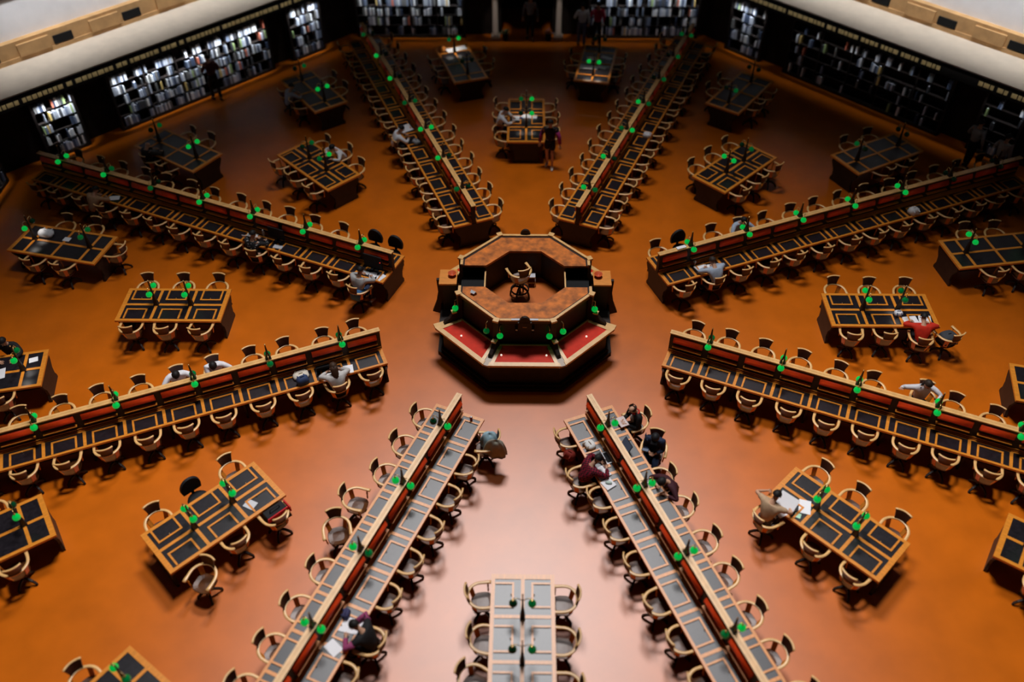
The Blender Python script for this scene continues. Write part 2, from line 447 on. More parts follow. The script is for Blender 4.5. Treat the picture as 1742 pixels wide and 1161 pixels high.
# black upholstered chair (a few stand among the wooden ones)
def black_chair(x, y, rz, label, group='black upholstered office chairs'):
    o = thing('office_chair', label, 'chair', (x, y, 0), rz, group)
    bm_ = M['blk']
    s = MB().lathe([(.02, .44), (.2, .44), (.235, .47), (.225, .51), (.15, .525), (.02, .52)], 18); part('seat', s, bm_, o)
    b = MB()
    for side, xx in ((0, 0), (1, .05)):
        pass
    pts = []; n = 14
    vv = []; 
    for i in range(n + 1):
        a = PI * i / n; vv.append((-.25, .23 * cos(a), .72 + .27 * sin(a)))
    vv += [(-.25, -.21, .6), (-.25, .21, .6)]
    m = len(vv); v2 = vv + [(p[0] + .06, p[1] * .96, p[2] - .005) for p in vv]
    b.add(v2, [tuple(range(m)), tuple(range(2 * m - 1, m - 1, -1))] + [(k, m + k, m + (k + 1) % m, (k + 1) % m) for k in range(m)], False)
    part('backrest', b, bm_, o)
    part('back_bracket', MB().box(-.235, -.205, -.03, .03, .47, .64), M['dark'], o)
    part('pedestal', MB().lathe([(.03, .09), (.03, .42), (.08, .45)], 10), M['dark'], o)
    for k in range(5):
        T = Matrix.Rotation(2 * PI * k / 5, 4, 'Z')
        l = MB().sweep([(.02, 0, .11), (.15, 0, .1), (.28, 0, .06)], rect(.045, .04), T=T, smooth=False); l.ball((.28, 0, .03), .03, 8, 5, T)
        part('leg', l, M['dark'], o)
    return o
M['blk'] = mat('black_upholstery', (0.012, 0.011, 0.012), 0.65, 0.3)

# ------------------------------------------------------------------ long reading desks (eight spokes)
RD = 3.757; L = 11.88; NU = 14; UW = L / NU; WO, WI = .593, .07
CLOCK = {112.5: 'eleven', 67.5: 'one', 22.5: 'two', -22.5: 'four', 292.5: 'five', 247.5: 'seven', 202.5: 'eight', 157.5: 'ten'}
def mrg(name, mb, m):
    me = mb.mesh(name)
    for x in (m if isinstance(m, (list, tuple)) else [m]): me.materials.append(x)
    return me
SPM = {}
for s in (1, -1):
    b = MB(); b.box(0, L, min(s * WI, s * WO), max(s * WI, s * WO), .725, .762)
    SPM['leather', s] = mrg('leather_top', b, M['leather'])
    def rb(mb, x0, x1, a, c, z0=.7622, z1=.772):
        mb.box(x0, x1, min(s * a, s * c), max(s * a, s * c), z0, z1)
    r = MB()
    r.box(-.012, L + .012, min(s * (WO - .05), s * (WO + .004)), max(s * (WO - .05), s * (WO + .004)), .72, .773)
    rb(r, 0, L, .09, .122)
    for k in range(1, NU): rb(r, k * UW - .034, k * UW + .034, WI + .05, WO - .05)
    r.box(-.012, .075, min(s * WI, s * (WO - .05)), max(s * WI, s * (WO - .05)), .72, .7715); r.box(L - .075, L + .012, min(s * WI, s * (WO - .05)), max(s * WI, s * (WO - .05)), .72, .7715)
    SPM['rail', s] = mrg('rail_frame', r, M['oak'])
    p = MB()
    for sx in (-1, 1): rb(p, sx * .245 - .02, sx * .245 + .02, .185, WO - .05, .7622, .782)
    rb(p, -.265, .265, .185, .225, .7622, .7822)
    SPM['pad', s] = mrg('reading_pad_frame', p, M['oak'])
    kb = MB().ball((0, s * .238, .792), .014, 8, 5)
    SPM['knob', s] = mrg('knob', kb, M['brass'])
    bo = MB(); prof = [(.05, 1.265), (.07, 1.255), (.094, 1.22), (.110, 1.175), (.114, 1.14), (.10, 1.11), (.05, 1.095)]
    n = len(prof); hw = UW / 2 - .075
    v = [(-hw, s * y, z) for y, z in prof] + [(hw, s * y, z) for y, z in prof]
    f = [(k, k + 1, n + k + 1, n + k) if s > 0 else (k, n + k, n + k + 1, k + 1) for k in range(n - 1)] + [tuple(range(n))[::-1] if s > 0 else tuple(range(n)), tuple(range(n, 2 * n)) if s > 0 else tuple(range(n, 2 * n))[::-1]]
    SPM['bolster', s] = mrg('red_panel', bo.add(v, f, True), M['redwood'])
    SPM['ledge', s] = mrg('book_rail', MB().box(-hw, hw, min(s * .05, s * .128), max(s * .05, s * .128), .975, .989), M['oak'])
b = MB()
b.box(-.02, L + .02, -.05, .05, .75, 1.335)
b.box(-.012, L + .012, -.06, .06, .762, .80); b.box(-.012, L + .012, -.058, .058, .80, .83)
for k in range(NU + 1):
    x = min(max(k * UW, .05), L - .05); b.box(x - .05, x + .05, -.058, .058, .83, 1.325)
SPM['partition'] = mrg('partition', b, M['dark'])
g = MB()
for s in (1, -1): 
    g.box(0, L, min(s * .0605, s * .082), max(s * .0605, s * .088), .7725, .80); g.box(0, L, min(s * .0585, s * .078), max(s * .0585, s * .078), .832, .85)
SPM['step'] = mrg('step_moulding', g, M['oak'])
c = MB(); c.box(-.035, L + .035, -.066, .066, 1.33, 1.347)
for s in (1, -1): c.box(-.035, L + .035, min(s * .018, s * .066), max(s * .018, s * .066), 1.347, 1.356)
c.box(-.035, L + .035, -.012, .012, 1.347, 1.356); 
SPM['cap'] = mrg('cap_rail', c, M['oakpale'])
e = MB(); pr = [(-.53, .725), (-.56, .62), (-.5, .5), (-.42, .38), (-.40, .2), (-.46, .08), (-.46, 0), (.46, 0), (.46, .08), (.40, .2), (.42, .38), (.5, .5), (.56, .62), (.53, .725)]
v = [(0, y, z) for y, z in pr] + [(.06, y, z) for y, z in pr]; n = len(pr)
e.add(v, [tuple(range(n)), tuple(range(2 * n - 1, n - 1, -1))] + [(k, n + k, n + (k + 1) % n, (k + 1) % n) for k in range(n)])
SPM['end'] = mrg('end_panel', e, M['dark'])
SPM['spine'] = mrg('spine_panel', MB().box(.06, L - .06, -.02, .02, .08, .725), M['dark'])
sp_ = MB().box(-.025, .025, -.36, .36, 0, .725, ty=-.08); SPM['support'] = mrg('support', sp_, M['dark'])
SPOKES = {}
for ang, ck in CLOCK.items():
    a = R_(ang)
    o = thing('reading_desk', "long double-sided reading desk at %s o'clock from the central counter" % ck, 'desk', (RD * cos(a), RD * sin(a), 0), a, 'long desks radiating from the centre')
    SPOKES[ang] = Matrix.Translation(o.location) @ Matrix.Rotation(a, 4, 'Z')
    pa = link('partition', SPM['partition'], o); link('cap_rail', SPM['cap'], pa)['label'] = 'pale oak cap rail'; link('step_moulding', SPM['step'], pa)
    link('spine_panel', SPM['spine'], o)
    link('end_panel', SPM['end'], o, (-.005, 0, 0)); link('end_panel', SPM['end'], o, (L - .055, 0, 0))
    for k in range(2, NU, 2): link('support', SPM['support'], o, (k * UW, 0, 0))
    for s in (1, -1):
        lt = link('desktop', SPM['leather', s], o); lt['label'] = 'charcoal leather writing surface'
        link('rail_frame', SPM['rail', s], lt)
        for k in range(NU):
            x = (k + .5) * UW
            w0 = SPOKES[ang] @ Vector((x, s * .3, .77))
            if seen(*w0, 120):
                q = link('reading_pad_frame', SPM['pad', s], o, (x, 0, 0)); link('knob', SPM['knob', s], q)
                link('red_panel', SPM['bolster', s], pa, (x, 0, 0)); link('book_rail', SPM['ledge', s], pa, (x, 0, 0))

# ------------------------------------------------------------------ green shaded lamps
SHP = [(.012, .085), (.02, .08), (.03, .06), (.055, .045), (.073, .015), (.078, -.015), (.07, -.045), (.05, -.062), (.02, -.068)]
def lamp_meshes(h, armz, shz):
    D = {}
    p = MB(); p.box(-.065, .065, -.05, .05, 0, .03); p.box(-.055, .055, -.042, .042, .03, h * .42, tx=.03, ty=.022); p.box(-.025, .025, -.02, .02, h * .42, h * .95, tx=.013, ty=.01)
    D['post'] = mrg('post', p, M['bronze']); D['finial'] = mrg('finial', MB().ball((0, 0, h * .97), .018, 8, 6), M['brass'])
    D['arm'] = {}; D['shade'] = {}; D['socket'] = {}
    for s in (1, -1):
        D['arm'][s] = mrg('arm', MB().tube([(0, s * .01, armz - .06), (0, s * .05, armz - .02), (0, s * .1, armz + .01), (0, s * .15, armz + .012), (0, s * .172, armz - .008), (0, s * .172, shz + .11)], .0085), M['brass'])
        D['socket'][s] = mrg('socket', MB().lathe([(.012, .075), (.02, .08), (.02, .105), (.012, .115)], 10, Matrix.Translation((0, s * .172, shz))), M['brass'])
        for nm in ('green', 'greendim', 'greendark'):
            D['shade'][s, nm] = mrg('shade', MB().lathe(SHP[::-1], 14, Matrix.Translation((0, s * .172, shz))), M[nm])
    return D
LM_D = lamp_meshes(.455, .185, .0); LM_T = lamp_meshes(.82, .655, .50)
def lamp(D, x, y, z, rz, label, group, m1='green', m2='green'):
    o = thing('desk_lamp', label, 'lamp', (x, y, z), rz, group)
    p = link('post', D['post'], o); link('finial', D['finial'], p)
    for s, m in ((1, m1), (-1, m2)):
        ar = link('arm', D['arm'][s], o); link('socket', D['socket'][s], ar)
        q = link('shade', D['shade'][s, m], o); q['label'] = {'green': 'lit green glass shade', 'greendim': 'dim green glass shade', 'greendark': 'unlit dark green glass shade'}[m]
    return o
ORD = ['first', 'second', 'third', 'fourth', 'fifth', 'sixth', 'seventh', 'eighth', 'ninth', 'tenth', 'eleventh', 'twelfth', 'thirteenth', 'fourteenth']
LIT = {}   # (angle, k) -> (ccw side, cw side)
g_, d_, n_ = 'green', 'greendim', 'greendark'
LIT.update({(247.5, 0): (g_, n_), (247.5, 1): (g_, g_), (247.5, 2): (d_, g_), (292.5, 0): (g_, g_), (292.5, 3): (g_, d_), (202.5, 0): (g_, d_), (202.5, 1): (d_, d_), (202.5, 2): (g_, d_),
            (-22.5, 0): (d_, g_), (67.5, 0): (g_, d_), (67.5, 1): (g_, n_), (67.5, 2): (d_, g_), (67.5, 3): (g_, d_), (67.5, 4): (n_, d_), (67.5, 5): (n_, d_), (67.5, 6): (d_, d_),
            (112.5, 0): (d_, n_), (112.5, 1): (g_, n_), (112.5, 3): (d_, d_), (112.5, 4): (g_, n_), (112.5, 5): (g_, n_), (112.5, 6): (d_, n_), (157.5, 4): (d_, n_), (157.5, 5): (g_, d_),
            (22.5, 5): (n_, n_), (22.5, 6): (n_, n_)})
for ang, ck in CLOCK.items():
    for k in range(7):
        p = SPOKES[ang] @ Vector((.903 + 1.68 * k, 0, 1.356))
        if not seen(*p, 110): continue
        m1, m2 = LIT.get((ang, k), (g_, g_))
        lamp(LM_D, *p, R_(ang), "twin green-shaded brass lamp, %s from the centre on the %s o'clock long desk" % (ORD[k], ck), 'lamps along the long desks', m1, m2)

# ------------------------------------------------------------------ chairs along the long desks
def sidename(ang, s):
    a = R_(ang); x, y = -sin(a) * s, cos(a) * s
    if ang in (112.5, 67.5, 247.5, 292.5): return 'right' if x > 0 else 'left'
    return 'upper' if y > 0 else 'lower'
SKIP = {(157.5, -1, 0), (157.5, -1, 1), (22.5, 1, 1), (-22.5, 1, 6), (247.5, -1, 3), (247.5, -1, 4), (157.5, 1, 0), (247.5, 1, 6), (292.5, 1, 0), (292.5, 1, 1), (292.5, -1, 1), (247.5, 1, 0)}
rnd = random.Random(5)
for ang, ck in CLOCK.items():
    for s in (1, -1):
        for k in range(NU):
            off = rnd.uniform(-.03, .05); jit = rnd.gauss(0, .10) * (.4 if k in (0, NU - 1) else 1); dx = rnd.uniform(-.03, .03) * (0 if k in (0, NU - 1) else 1)
            if (ang, s, k) in SKIP: continue
            p = SPOKES[ang] @ Vector(((k + .5) * UW + dx, s * (.70 + off), 0))
            if not seen(p.x, p.y, .5, 85): continue
            chair(p.x, p.y, R_(ang) - s * PI / 2 + jit, "wooden swivel armchair, %s from the centre, %s side of the %s o'clock desk" % (ORD[k], sidename(ang, s), ck), "swivel chairs along the %s o'clock desk" % ck)
def lp(ang, x, y, z=0): return SPOKES[ang] @ Vector((x, y, z))
# chairs standing differently from the row
p = lp(247.5, 2.92, -1.0); chair(p.x, p.y, R_(247.5 + 100), "swivel chair turned away, fourth from the centre, left of the seven o'clock desk", "swivel chairs along the seven o'clock desk")
p = lp(247.5, 3.70, -.98); chair(p.x, p.y, R_(-75), "swivel chair facing the camera, fifth from the centre, left of seven o'clock desk", "swivel chairs along the seven o'clock desk")
p = lp(247.5, .50, .86); chair(p.x, p.y, R_(247.5 - 70), "swivel chair hung with coats at the inner right end of seven o'clock desk", "swivel chairs along the seven o'clock desk")
p = lp(157.5, .52, .92); chair(p.x, p.y, R_(157.5 - 95), "swivel chair of the grey-hooded reader, inner lower end of ten o'clock desk", "swivel chairs along the ten o'clock desk")
p = lp(247.5, 5.55, .85); chair(p.x, p.y, R_(247.5 - 85), "swivel chair of the reader in black and pink, right of seven o'clock desk", "swivel chairs along the seven o'clock desk")
p = lp(292.5, .55, .92); chair(p.x, p.y, R_(200), "swivel chair of the man in a dark coat, right of five o'clock desk", "swivel chairs along the five o'clock desk")
p = lp(292.5, 1.36, .95); chair(p.x, p.y, R_(255), "swivel chair of the reader in a dark cap, right of five o'clock desk", "swivel chairs along the five o'clock desk")
p = lp(292.5, 1.5, -.88); chair(p.x, p.y, R_(25), "swivel chair of the reader in plaid, left of the five o'clock desk", "swivel chairs along the five o'clock desk")
p = lp(-22.5, 5.75, .86); chair(p.x, p.y, R_(-22.5 - 90), "swivel chair of the stretching reader, upper side of the four o'clock desk", "swivel chairs along the four o'clock desk")
for ang, x, y, lab in ((157.5, .50, -.80, "rounded black office chair at the inner upper end of ten o'clock desk"), (157.5, 1.14, -.82, "rounded black office chair second in, upper side of the ten o'clock desk"), (22.5, 1.22, .86, "rounded black office chair second in, upper side of the two o'clock desk")):
    p = lp(ang, x, y); black_chair(p.x, p.y, R_(ang) + (PI / 2 if y < 0 else -PI / 2), lab)

# ------------------------------------------------------------------ small tables
def table_meshes(n_unit, strip):
    TL = 2.64; W = .605; D = {}
    D['top'] = mrg('tabletop', MB().box(0.01, TL - .01, -W + .01, W - .01, .725, .762), M['leather'])
    r = MB()
    for s in (1, -1): r.box(0, TL, min(s * W, s * (W - .075)), max(s * W, s * (W - .075)), .72, .773)
    for x in (0, TL - .105): r.box(x, x + .105, -W + .075, W - .075, .72, .7725)
    r.box(.105, TL - .105, -.035, .035, .7622, .772)
    uw = (TL - 2 * strip) / n_unit
    xs = [strip + k * uw for k in range(n_unit + 1)]
    for x in xs:
        if .05 < x < TL - .05:
            for s in (1, -1): r.box(x - .035, x + .035, min(s * .035, s * (W - .075)), max(s * .035, s * (W - .075)), .7622, .7718)
    D['rail'] = mrg('rail_frame', r, M['oak'])
    ap = MB()
    for s in (1, -1): ap.box(.12, TL - .12, min(s * .40, s * .37), max(s * .40, s * .37), .64, .72)
    for x in (.1, TL - .13): ap.box(x, x + .03, -.40, .40, .64, .72)
    D['apron'] = mrg('apron', ap, M['dark'])
    e = MB(); pr2 = [(y * .93, z * .993) for y, z in pr]
    v = [(0, y, z) for y, z in pr2] + [(.06, y, z) for y, z in pr2]; n = len(pr2)
    e.add(v, [tuple(range(n)), tuple(range(2 * n - 1, n - 1, -1))] + [(k, n + k, n + (k + 1) % n, (k + 1) % n) for k in range(n)])
    D['end'] = mrg('end_panel', e, M['dark'])
    D['stretcher'] = mrg('stretcher', MB().box(.09, TL - .09, -.03, .03, .12, .22), M['dark'])
    D['uw'] = uw; D['xs'] = xs
    return D
TBI = table_meshes(3, 0.0); TBO = table_meshes(2, .48)
TMX = {}
def table(D, name, label, r0, pol, axis, group, pads):
    a = R_(axis); b = R_(pol)
    rr = r0
    loc = Vector((rr * cos(b), rr * sin(b), 0))
    o = thing(name, label, 'table', loc, a, group)
    t = link('tabletop', D['top'], o); t['label'] = 'charcoal leather top'; link('rail_frame', D['rail'], t)
    link('apron', D['apron'], o); link('end_panel', D['end'], o, (.03, 0, 0)); link('end_panel', D['end'], o, (2.64 - .09, 0, 0)); link('stretcher', D['stretcher'], o)
    if pads:
        for s in (1, -1):
            for k in range(len(D['xs']) - 1):
                x = (D['xs'][k] + D['xs'][k + 1]) / 2
                q = link('reading_pad_frame', SPM['pad', s], o, (x, -s * .022, 0)); link('knob', SPM['knob', s], q)
    return Matrix.Translation(loc) @ Matrix.Rotation(a, 4, 'Z')
INNER = {90: ('upper middle', 90), 45: ('upper right', 45), 0: ('right', 0), 315: ('lower right', 315), 270: ('bottom centre', 270), 225: ('lower left', 225), 180: ('left', 180), 135: ('upper left', 135)}
TLIT = {(180, 1): (g_, g_), (180, 0): (g_, g_), (0, 1): (d_, d_), (135, 1): (n_, d_), (135, 0): (d_, g_), (90, 1): (d_, g_), (90, 0): (n_, g_), (270, 0): (d_, n_), (270, 1): (d_, n_), (45, 1): (n_, d_)}
TM = {}
ICH = {  # chairs of the inner tables: (ccw side?, unit) -> (radial, lateral, extra turn in degrees)
}
for ang, (nm, ax) in INNER.items():
    T = table(TBI, 'reading_table', 'six-seat reading table at the %s, its top inlaid with charcoal leather' % nm, 7.557, ang, ax, 'six-seat tables between the long desks', True)
    TM[ang] = T
    for k in (0, 1):
        p = T @ Vector((.88 * (k + 1), 0, .772))
        if seen(*p, 110):
            m1, m2 = TLIT.get((ang, k), (g_, g_))
            lamp(LM_T, *p, R_(ax), 'twin green-shaded lamp on the %s six-seat table, end %s' % (nm, ('towards the centre', 'away from the centre')[k]), 'lamps on the six-seat tables', m1, m2)
    for s in (1, -1):
        for k in range(3):
            if (ang, s, k) in {(225, -1, 1), (225, 1, 0), (225, 1, 2), (315, -1, 0), (0, -1, 2), (270, -1, 2), (135, -1, 1)}: continue
            off = rnd.uniform(-.02, .06)
            p = T @ Vector(((k + .5) * .88 + rnd.uniform(-.04, .04), s * (.72 + off), 0))
            if not seen(p.x, p.y, .5, 85): continue
            chair(p.x, p.y, R_(ax) - s * PI / 2 + rnd.gauss(0, .12), 'wooden swivel armchair, %s from the centre, %s of the %s table' % (ORD[k], ('clockwise side', 'counter-clockwise side')[s > 0], nm), 'swivel chairs of the six-seat tables')
def tp(ang, x, y, z=0): return TM[ang] @ Vector((x, y, z))
p = tp(225, 1.30, -.78); black_chair(p.x, p.y, R_(225) + PI / 2, 'rounded black office chair, middle of the lower left table')
p = tp(225, 2.22, 1.02); chair(p.x, p.y, R_(225 + 25), 'swivel chair pulled out and turned, below the lower left table', 'swivel chairs of the six-seat tables')
p = tp(225, .42, .80); chair(p.x, p.y, R_(225 - 90), 'swivel chair behind the black and red bag at the lower left table', 'swivel chairs of the six-seat tables')
p = tp(315, .28, -.84); chair(p.x, p.y, R_(315 + 75), 'swivel chair of the woman reading a broadsheet, lower right table', 'swivel chairs of the six-seat tables')
p = tp(0, 2.1, -.92); chair(p.x, p.y, R_(80), 'swivel chair of the reader in red at the right table', 'swivel chairs of the six-seat tables')
p = tp(270, 2.05, -.86); chair(p.x, p.y, R_(270 + 60), 'swivel chair turned askew at the left of the bottom centre table', 'swivel chairs of the six-seat tables')
p = tp(135, 1.32, -.92); chair(p.x, p.y, R_(135 + 80), 'swivel chair of the reader in white, upper left table', 'swivel chairs of the six-seat tables')

OUTER = [(123.7, 126.5, 'upper left outer table nearer the far wall'), (146.7, 147.2, 'upper left outer table nearer the left wall'), (56.4, 54.5, 'upper right outer table nearer the far wall'), (33.8, 29.0, 'upper right outer table nearer the right wall'),
         (169.3, 167.6, 'left outer table above the middle'), (11.0, 9.2, 'right outer table above the middle'), (99.4, 109.0, 'far outer table left of the doorway'), (79.0, 79.5, 'far outer table right of the doorway'),
         (191.0, 192.6, 'left outer table below the middle'), (348.0, 346.5, 'right outer table below the middle'), (213.1, 214.6, 'outer table at the lower left edge'), (235.0, 234.5, 'outer table in the bottom left corner'), (325.5, 326.2, 'outer table at the lower right edge')]
OLIT = {123.7: ((g_, g_), (n_, d_)), 146.7: ((g_, g_), (n_, d_)), 56.4: ((n_, d_), (n_, n_)), 33.8: ((d_, n_), (n_, n_)), 169.3: ((d_, d_), (g_, n_)), 11.0: ((g_, g_), (g_, g_)), 99.4: ((n_, n_), (d_, g_)), 79.0: ((g_, g_), (n_, n_)), 191.0: ((g_, d_), (g_, g_)), 213.1: ((g_, n_), (g_, g_)), 235.0: ((d_, g_), (g_, g_))}
TO = {}
for pol, ax, nm in OUTER:
    T = table(TBO, 'reading_table', 'four-seat reading table, the %s' % nm, 11.53, pol, ax, 'four-seat tables near the walls', False)
    TO[pol] = T
    for k in (0, 1):
        p = T @ Vector((.48 + k * 1.68, 0, .772))
        if seen(*p, 110):
            m1, m2 = OLIT.get(pol, ((g_, g_), (g_, g_)))[k]
            lamp(LM_T, *p, R_(ax), 'green-shaded lamp, %s end of the %s' % (('inner', 'outer')[k], nm), 'lamps on the four-seat tables', m1, m2)
    for s in (1, -1):
        for k in range(2):
            if (pol, s, k) in {(191.0, -1, 0), (191.0, -1, 1)}: continue
            p = T @ Vector((.9 + .84 * k + rnd.uniform(-.04, .04), s * (.72 + rnd.uniform(-.03, .06)), 0))
            if not seen(p.x, p.y, .5, 85): continue
            chair(p.x, p.y, R_(ax) - s * PI / 2 + rnd.gauss(0, .12), 'swivel chair, %s seat, %s side of the %s' % (('inner', 'outer')[k], ('clockwise', 'counter-clockwise')[s > 0], nm), 'swivel chairs of the four-seat tables')
p = TO[169.3] @ Vector((-.20, -.12, 0)); chair(p.x, p.y, R_(168), 'swivel chair at the inner end of the left outer table above the middle', 'swivel chairs of the four-seat tables')
def op(pol, x, y, z=0): return TO[pol] @ Vector((x, y, z))

# ------------------------------------------------------------------ the central counter
RZ = .92    # height of the raised floor inside
kiosk = thing('information_desk', 'raised octagonal wooden information desk in the middle of the room', 'counter', (0, 0, 0))
def opoly(R, off=22.5): return [(R * cos(R_(off + 45 * k)), R * sin(R_(off + 45 * k))) for k in range(8)]
def seg(mb, ang, r0, r1, z0, z1, zi0=None, zi1=None, cut=0.0):     # octagon-side slab between circumradii r0 and r1
    a, b = R_(ang - 22.5 + cut), R_(ang + 22.5 - cut)
    P = [(r0 * cos(a), r0 * sin(a)), (r1 * cos(a), r1 * sin(a)), (r1 * cos(b), r1 * sin(b)), (r0 * cos(b), r0 * sin(b))]
    zl = [z0 if zi0 is None else zi0, z0, z0, z0 if zi0 is None else zi0]; zh = [z1 if zi1 is None else zi1, z1, z1, z1 if zi1 is None else zi1]
    v = [(x, y, z) for (x, y), z in zip(P, zl)] + [(x, y, z) for (x, y), z in zip(P, zh)]
    mb.add(v, [(3, 2, 1, 0), (4, 5, 6, 7), (0, 1, 5, 4), (1, 2, 6, 5), (2, 3, 7, 6), (3, 0, 4, 7)])
b = MB()
b.prism(opoly(2.34), 0, .10); b.prism(opoly(2.26), .10, .16); b.prism(opoly(2.18), .16, .80); b.prism(opoly(2.27), .80, .90)
part('base', b, M['dark'], kiosk)
w = MB()
for ang in (45, 90, 135, 225, 270, 315, 0, 180):
    seg(w, ang, 1.60, 1.66, .9, 1.74 if ang not in (0, 180) else 1.2)
    seg(w, ang, 1.62, 1.69, 1.66, 1.74) if ang not in (0, 180) else None
    seg(w, ang, 1.63, 1.70, .9, 1.02)
part('outer_panelling', w, M['dark'], kiosk)
for half3 in ((45, 90, 135), (225, 270, 315)):
    w = MB()
    for ang in half3: seg(w, ang, 1.06, 1.10, .9, 1.74)
    part('inner_panelling', w, M['dark'], kiosk)
part('raised_floor', MB().prism(opoly(1.06), .90, RZ), M['floor'], kiosk)
# horseshoe counters: octagonal ring cut at |y| < .4
def ring_half(sg, z0, z1, Ro, Ri, yc):
    xo = Ro * cos(R_(22.5)); xi = Ri * cos(R_(22.5))
    o8 = [(Ro * cos(R_(k)), sg * Ro * sin(R_(k))) for k in (22.5, 67.5, 112.5, 157.5)]; i8 = [(Ri * cos(R_(k)), sg * Ri * sin(R_(k))) for k in (22.5, 67.5, 112.5, 157.5)]
    poly_o = [(xo, sg * yc)] + o8 + [(-xo, sg * yc)]; poly_i = [(xi, sg * min(yc, abs(i8[0][1])))] + i8 + [(-xi, sg * min(yc, abs(i8[0][1])))]
    n = 6; v = [(x, y, z0) for x, y in poly_o] + [(x, y, z0) for x, y in poly_i] + [(x, y, z1) for x, y in poly_o] + [(x, y, z1) for x, y in poly_i]
    f = []
    for k in range(n - 1):
        f += [(12 + k, 12 + k + 1, 18 + k + 1, 18 + k), (k + 1, k, 6 + k, 6 + k + 1), (k, k + 1, 13 + k, 12 + k), (7 + k, 6 + k, 18 + k, 19 + k)]
    f += [(0, 12, 18, 6), (5, 11, 23, 17)]
    if sg < 0: f = [t[::-1] for t in f]
    return v, f
for sg, nm in ((1, 'far'), (-1, 'near')):
    v, f = ring_half(sg, 1.74, 1.80, 1.71, 1.04, .395)
    c = part('counter_top', MB().add(v, f), M['counter'], kiosk, 'worn amber %s counter top' % nm)
    r = MB(); v, f = ring_half(sg, 1.80, 1.835, 1.735, 1.665, .395); r.add(v, f); part('counter_edge_rail', r, M['oakpale'], c)
    r = MB(); v, f = ring_half(sg, 1.80, 1.806, 1.66, 1.62, .395); r.add(v, f); part('edge_groove', r, M['dark'], c)
    r = MB(); v, f = ring_half(sg, 1.735, 1.79, 1.736, 1.712, .395); r.add(v, f); part('edge_fascia', r, M['mahog'], c)
for k in range(8):
    a = R_(22.5 + 45 * k)
    T = Matrix.Rotation(a, 4, 'Z')
    p_ = part('corner_post', MB().box(1.66, 1.76, -.07, .07, .9, 1.80, T), M['dark'], kiosk)
    part('post_cap', MB().box(1.655, 1.79, -.07, .07, 1.80, 1.85, T), M['oakpale'], p_)
# lower writing desks round the outside
for ang in (45, 90, 135, 225, 270, 315):
    t = MB(); seg(t, ang, 1.71, 2.30, .93, .95, 1.0, 1.02, 3.0)
    q = part('writing_slope', t, M['redleather'], kiosk, 'bright red leather writing slope')
    t = MB(); seg(t, ang, 2.26, 2.385, .905, .965, .91, .97, 1.4)
    seg(t, ang, 1.69, 1.73, .95, 1.045, None, None, 2.0)
    for s in (-1, 1):
        a = R_(ang + s * 22.5)
        pa = Vector((1.72 * cos(a - s * .055), 1.72 * sin(a - s * .055), 1.0)); pb = Vector((2.33 * cos(a - s * .055), 2.33 * sin(a - s * .055), .94))
        t.sweep([pa, pb], rect(.085, .05), smooth=False)
    part('slope_rim', t, M['oakpale'], q)
    t = MB(); seg(t, ang, 1.70, 2.27, .86, .90, None, .9, .5); part('slope_bed', t, M['dark'], q)
for k in range(8):
    a = R_(22.5 + 45 * k); T = Matrix.Rotation(a, 4, 'Z')
    wv = MB(); wv.add([(1.80, -.06, .99), (2.375, -.105, .945), (2.375, .105, .945), (1.80, .06, .99), (1.80, -.06, .9), (2.375, -.105, .9), (2.375, .105, .9), (1.80, .06, .9)], [(0, 1, 2, 3), (7, 6, 5, 4), (4, 5, 1, 0), (5, 6, 2, 1), (6, 7, 3, 2), (7, 4, 0, 3)], False, T)
    part('corner_wedge', wv, M['column'] if k in (5, 6) else M['oakpale'], kiosk, 'pale corner wedge between writing slopes')  # the two near wedges coloured whiter for the skylight they reflect
    cb = MB(); pf = [(1.76, .98), (2.14, .975), (2.10, 1.05), (1.98, 1.12), (1.90, 1.24), (1.76, 1.32)]
    cb.add([(x, -.045, z) for x, z in pf] + [(x, .045, z) for x, z in pf], [tuple(range(6))[::-1], tuple(range(6, 12))] + [(i, (i + 1) % 6, 6 + (i + 1) % 6, 6 + i) for i in range(6)], False, T)
    q = part('corbel', cb, M['dark'], kiosk); part('corbel_cap', MB().box(1.80, 1.92, -.06, .06, 1.25, 1.29, T), M['oakpale'], q)
# side gates and the tall wings beside them
for s in (-1, 1):
    T = Matrix.Scale(s, 4, (1, 0, 0))
    g = part('gate', MB().box(min(s * 1.0, s * 1.58), max(s * 1.0, s * 1.58), -.39, .39, .92, 1.42), M['black'], kiosk)
    part('gate_rail', MB().box(min(s * .965, s * 1.0), max(s * .965, s * 1.0), -.39, .39, .92, 1.62), M['dark'], g)
    part('gate_trim', MB().box(min(s * .965, s * 1.0), max(s * .965, s * 1.0), -.39, .39, 1.62, 1.64), M['oakpale'], g)
    wg = MB(); wg.box(min(s * 1.68, s * 2.02), max(s * 1.68, s * 2.02), -.24, .24, .55, 1.72); wg.box(min(s * 1.68, s * 2.14), max(s * 1.68, s * 2.14), -.30, .30, .0, .55)
    wg.sweep([(s * 2.02, 0, 1.7), (s * 2.0, 0, 1.3), (s * 2.06, 0, .95), (s * 2.18, 0, .6)], rect(.3, .08), up=(0, 1, 0), smooth=False)
    q = part('gate_wing', wg, M['dark'], kiosk)
    part('wing_top', MB().box(min(s * 1.66, s * 2.09), max(s * 1.66, s * 2.09), -.27, .27, 1.72, 1.765), M['oak'], q)
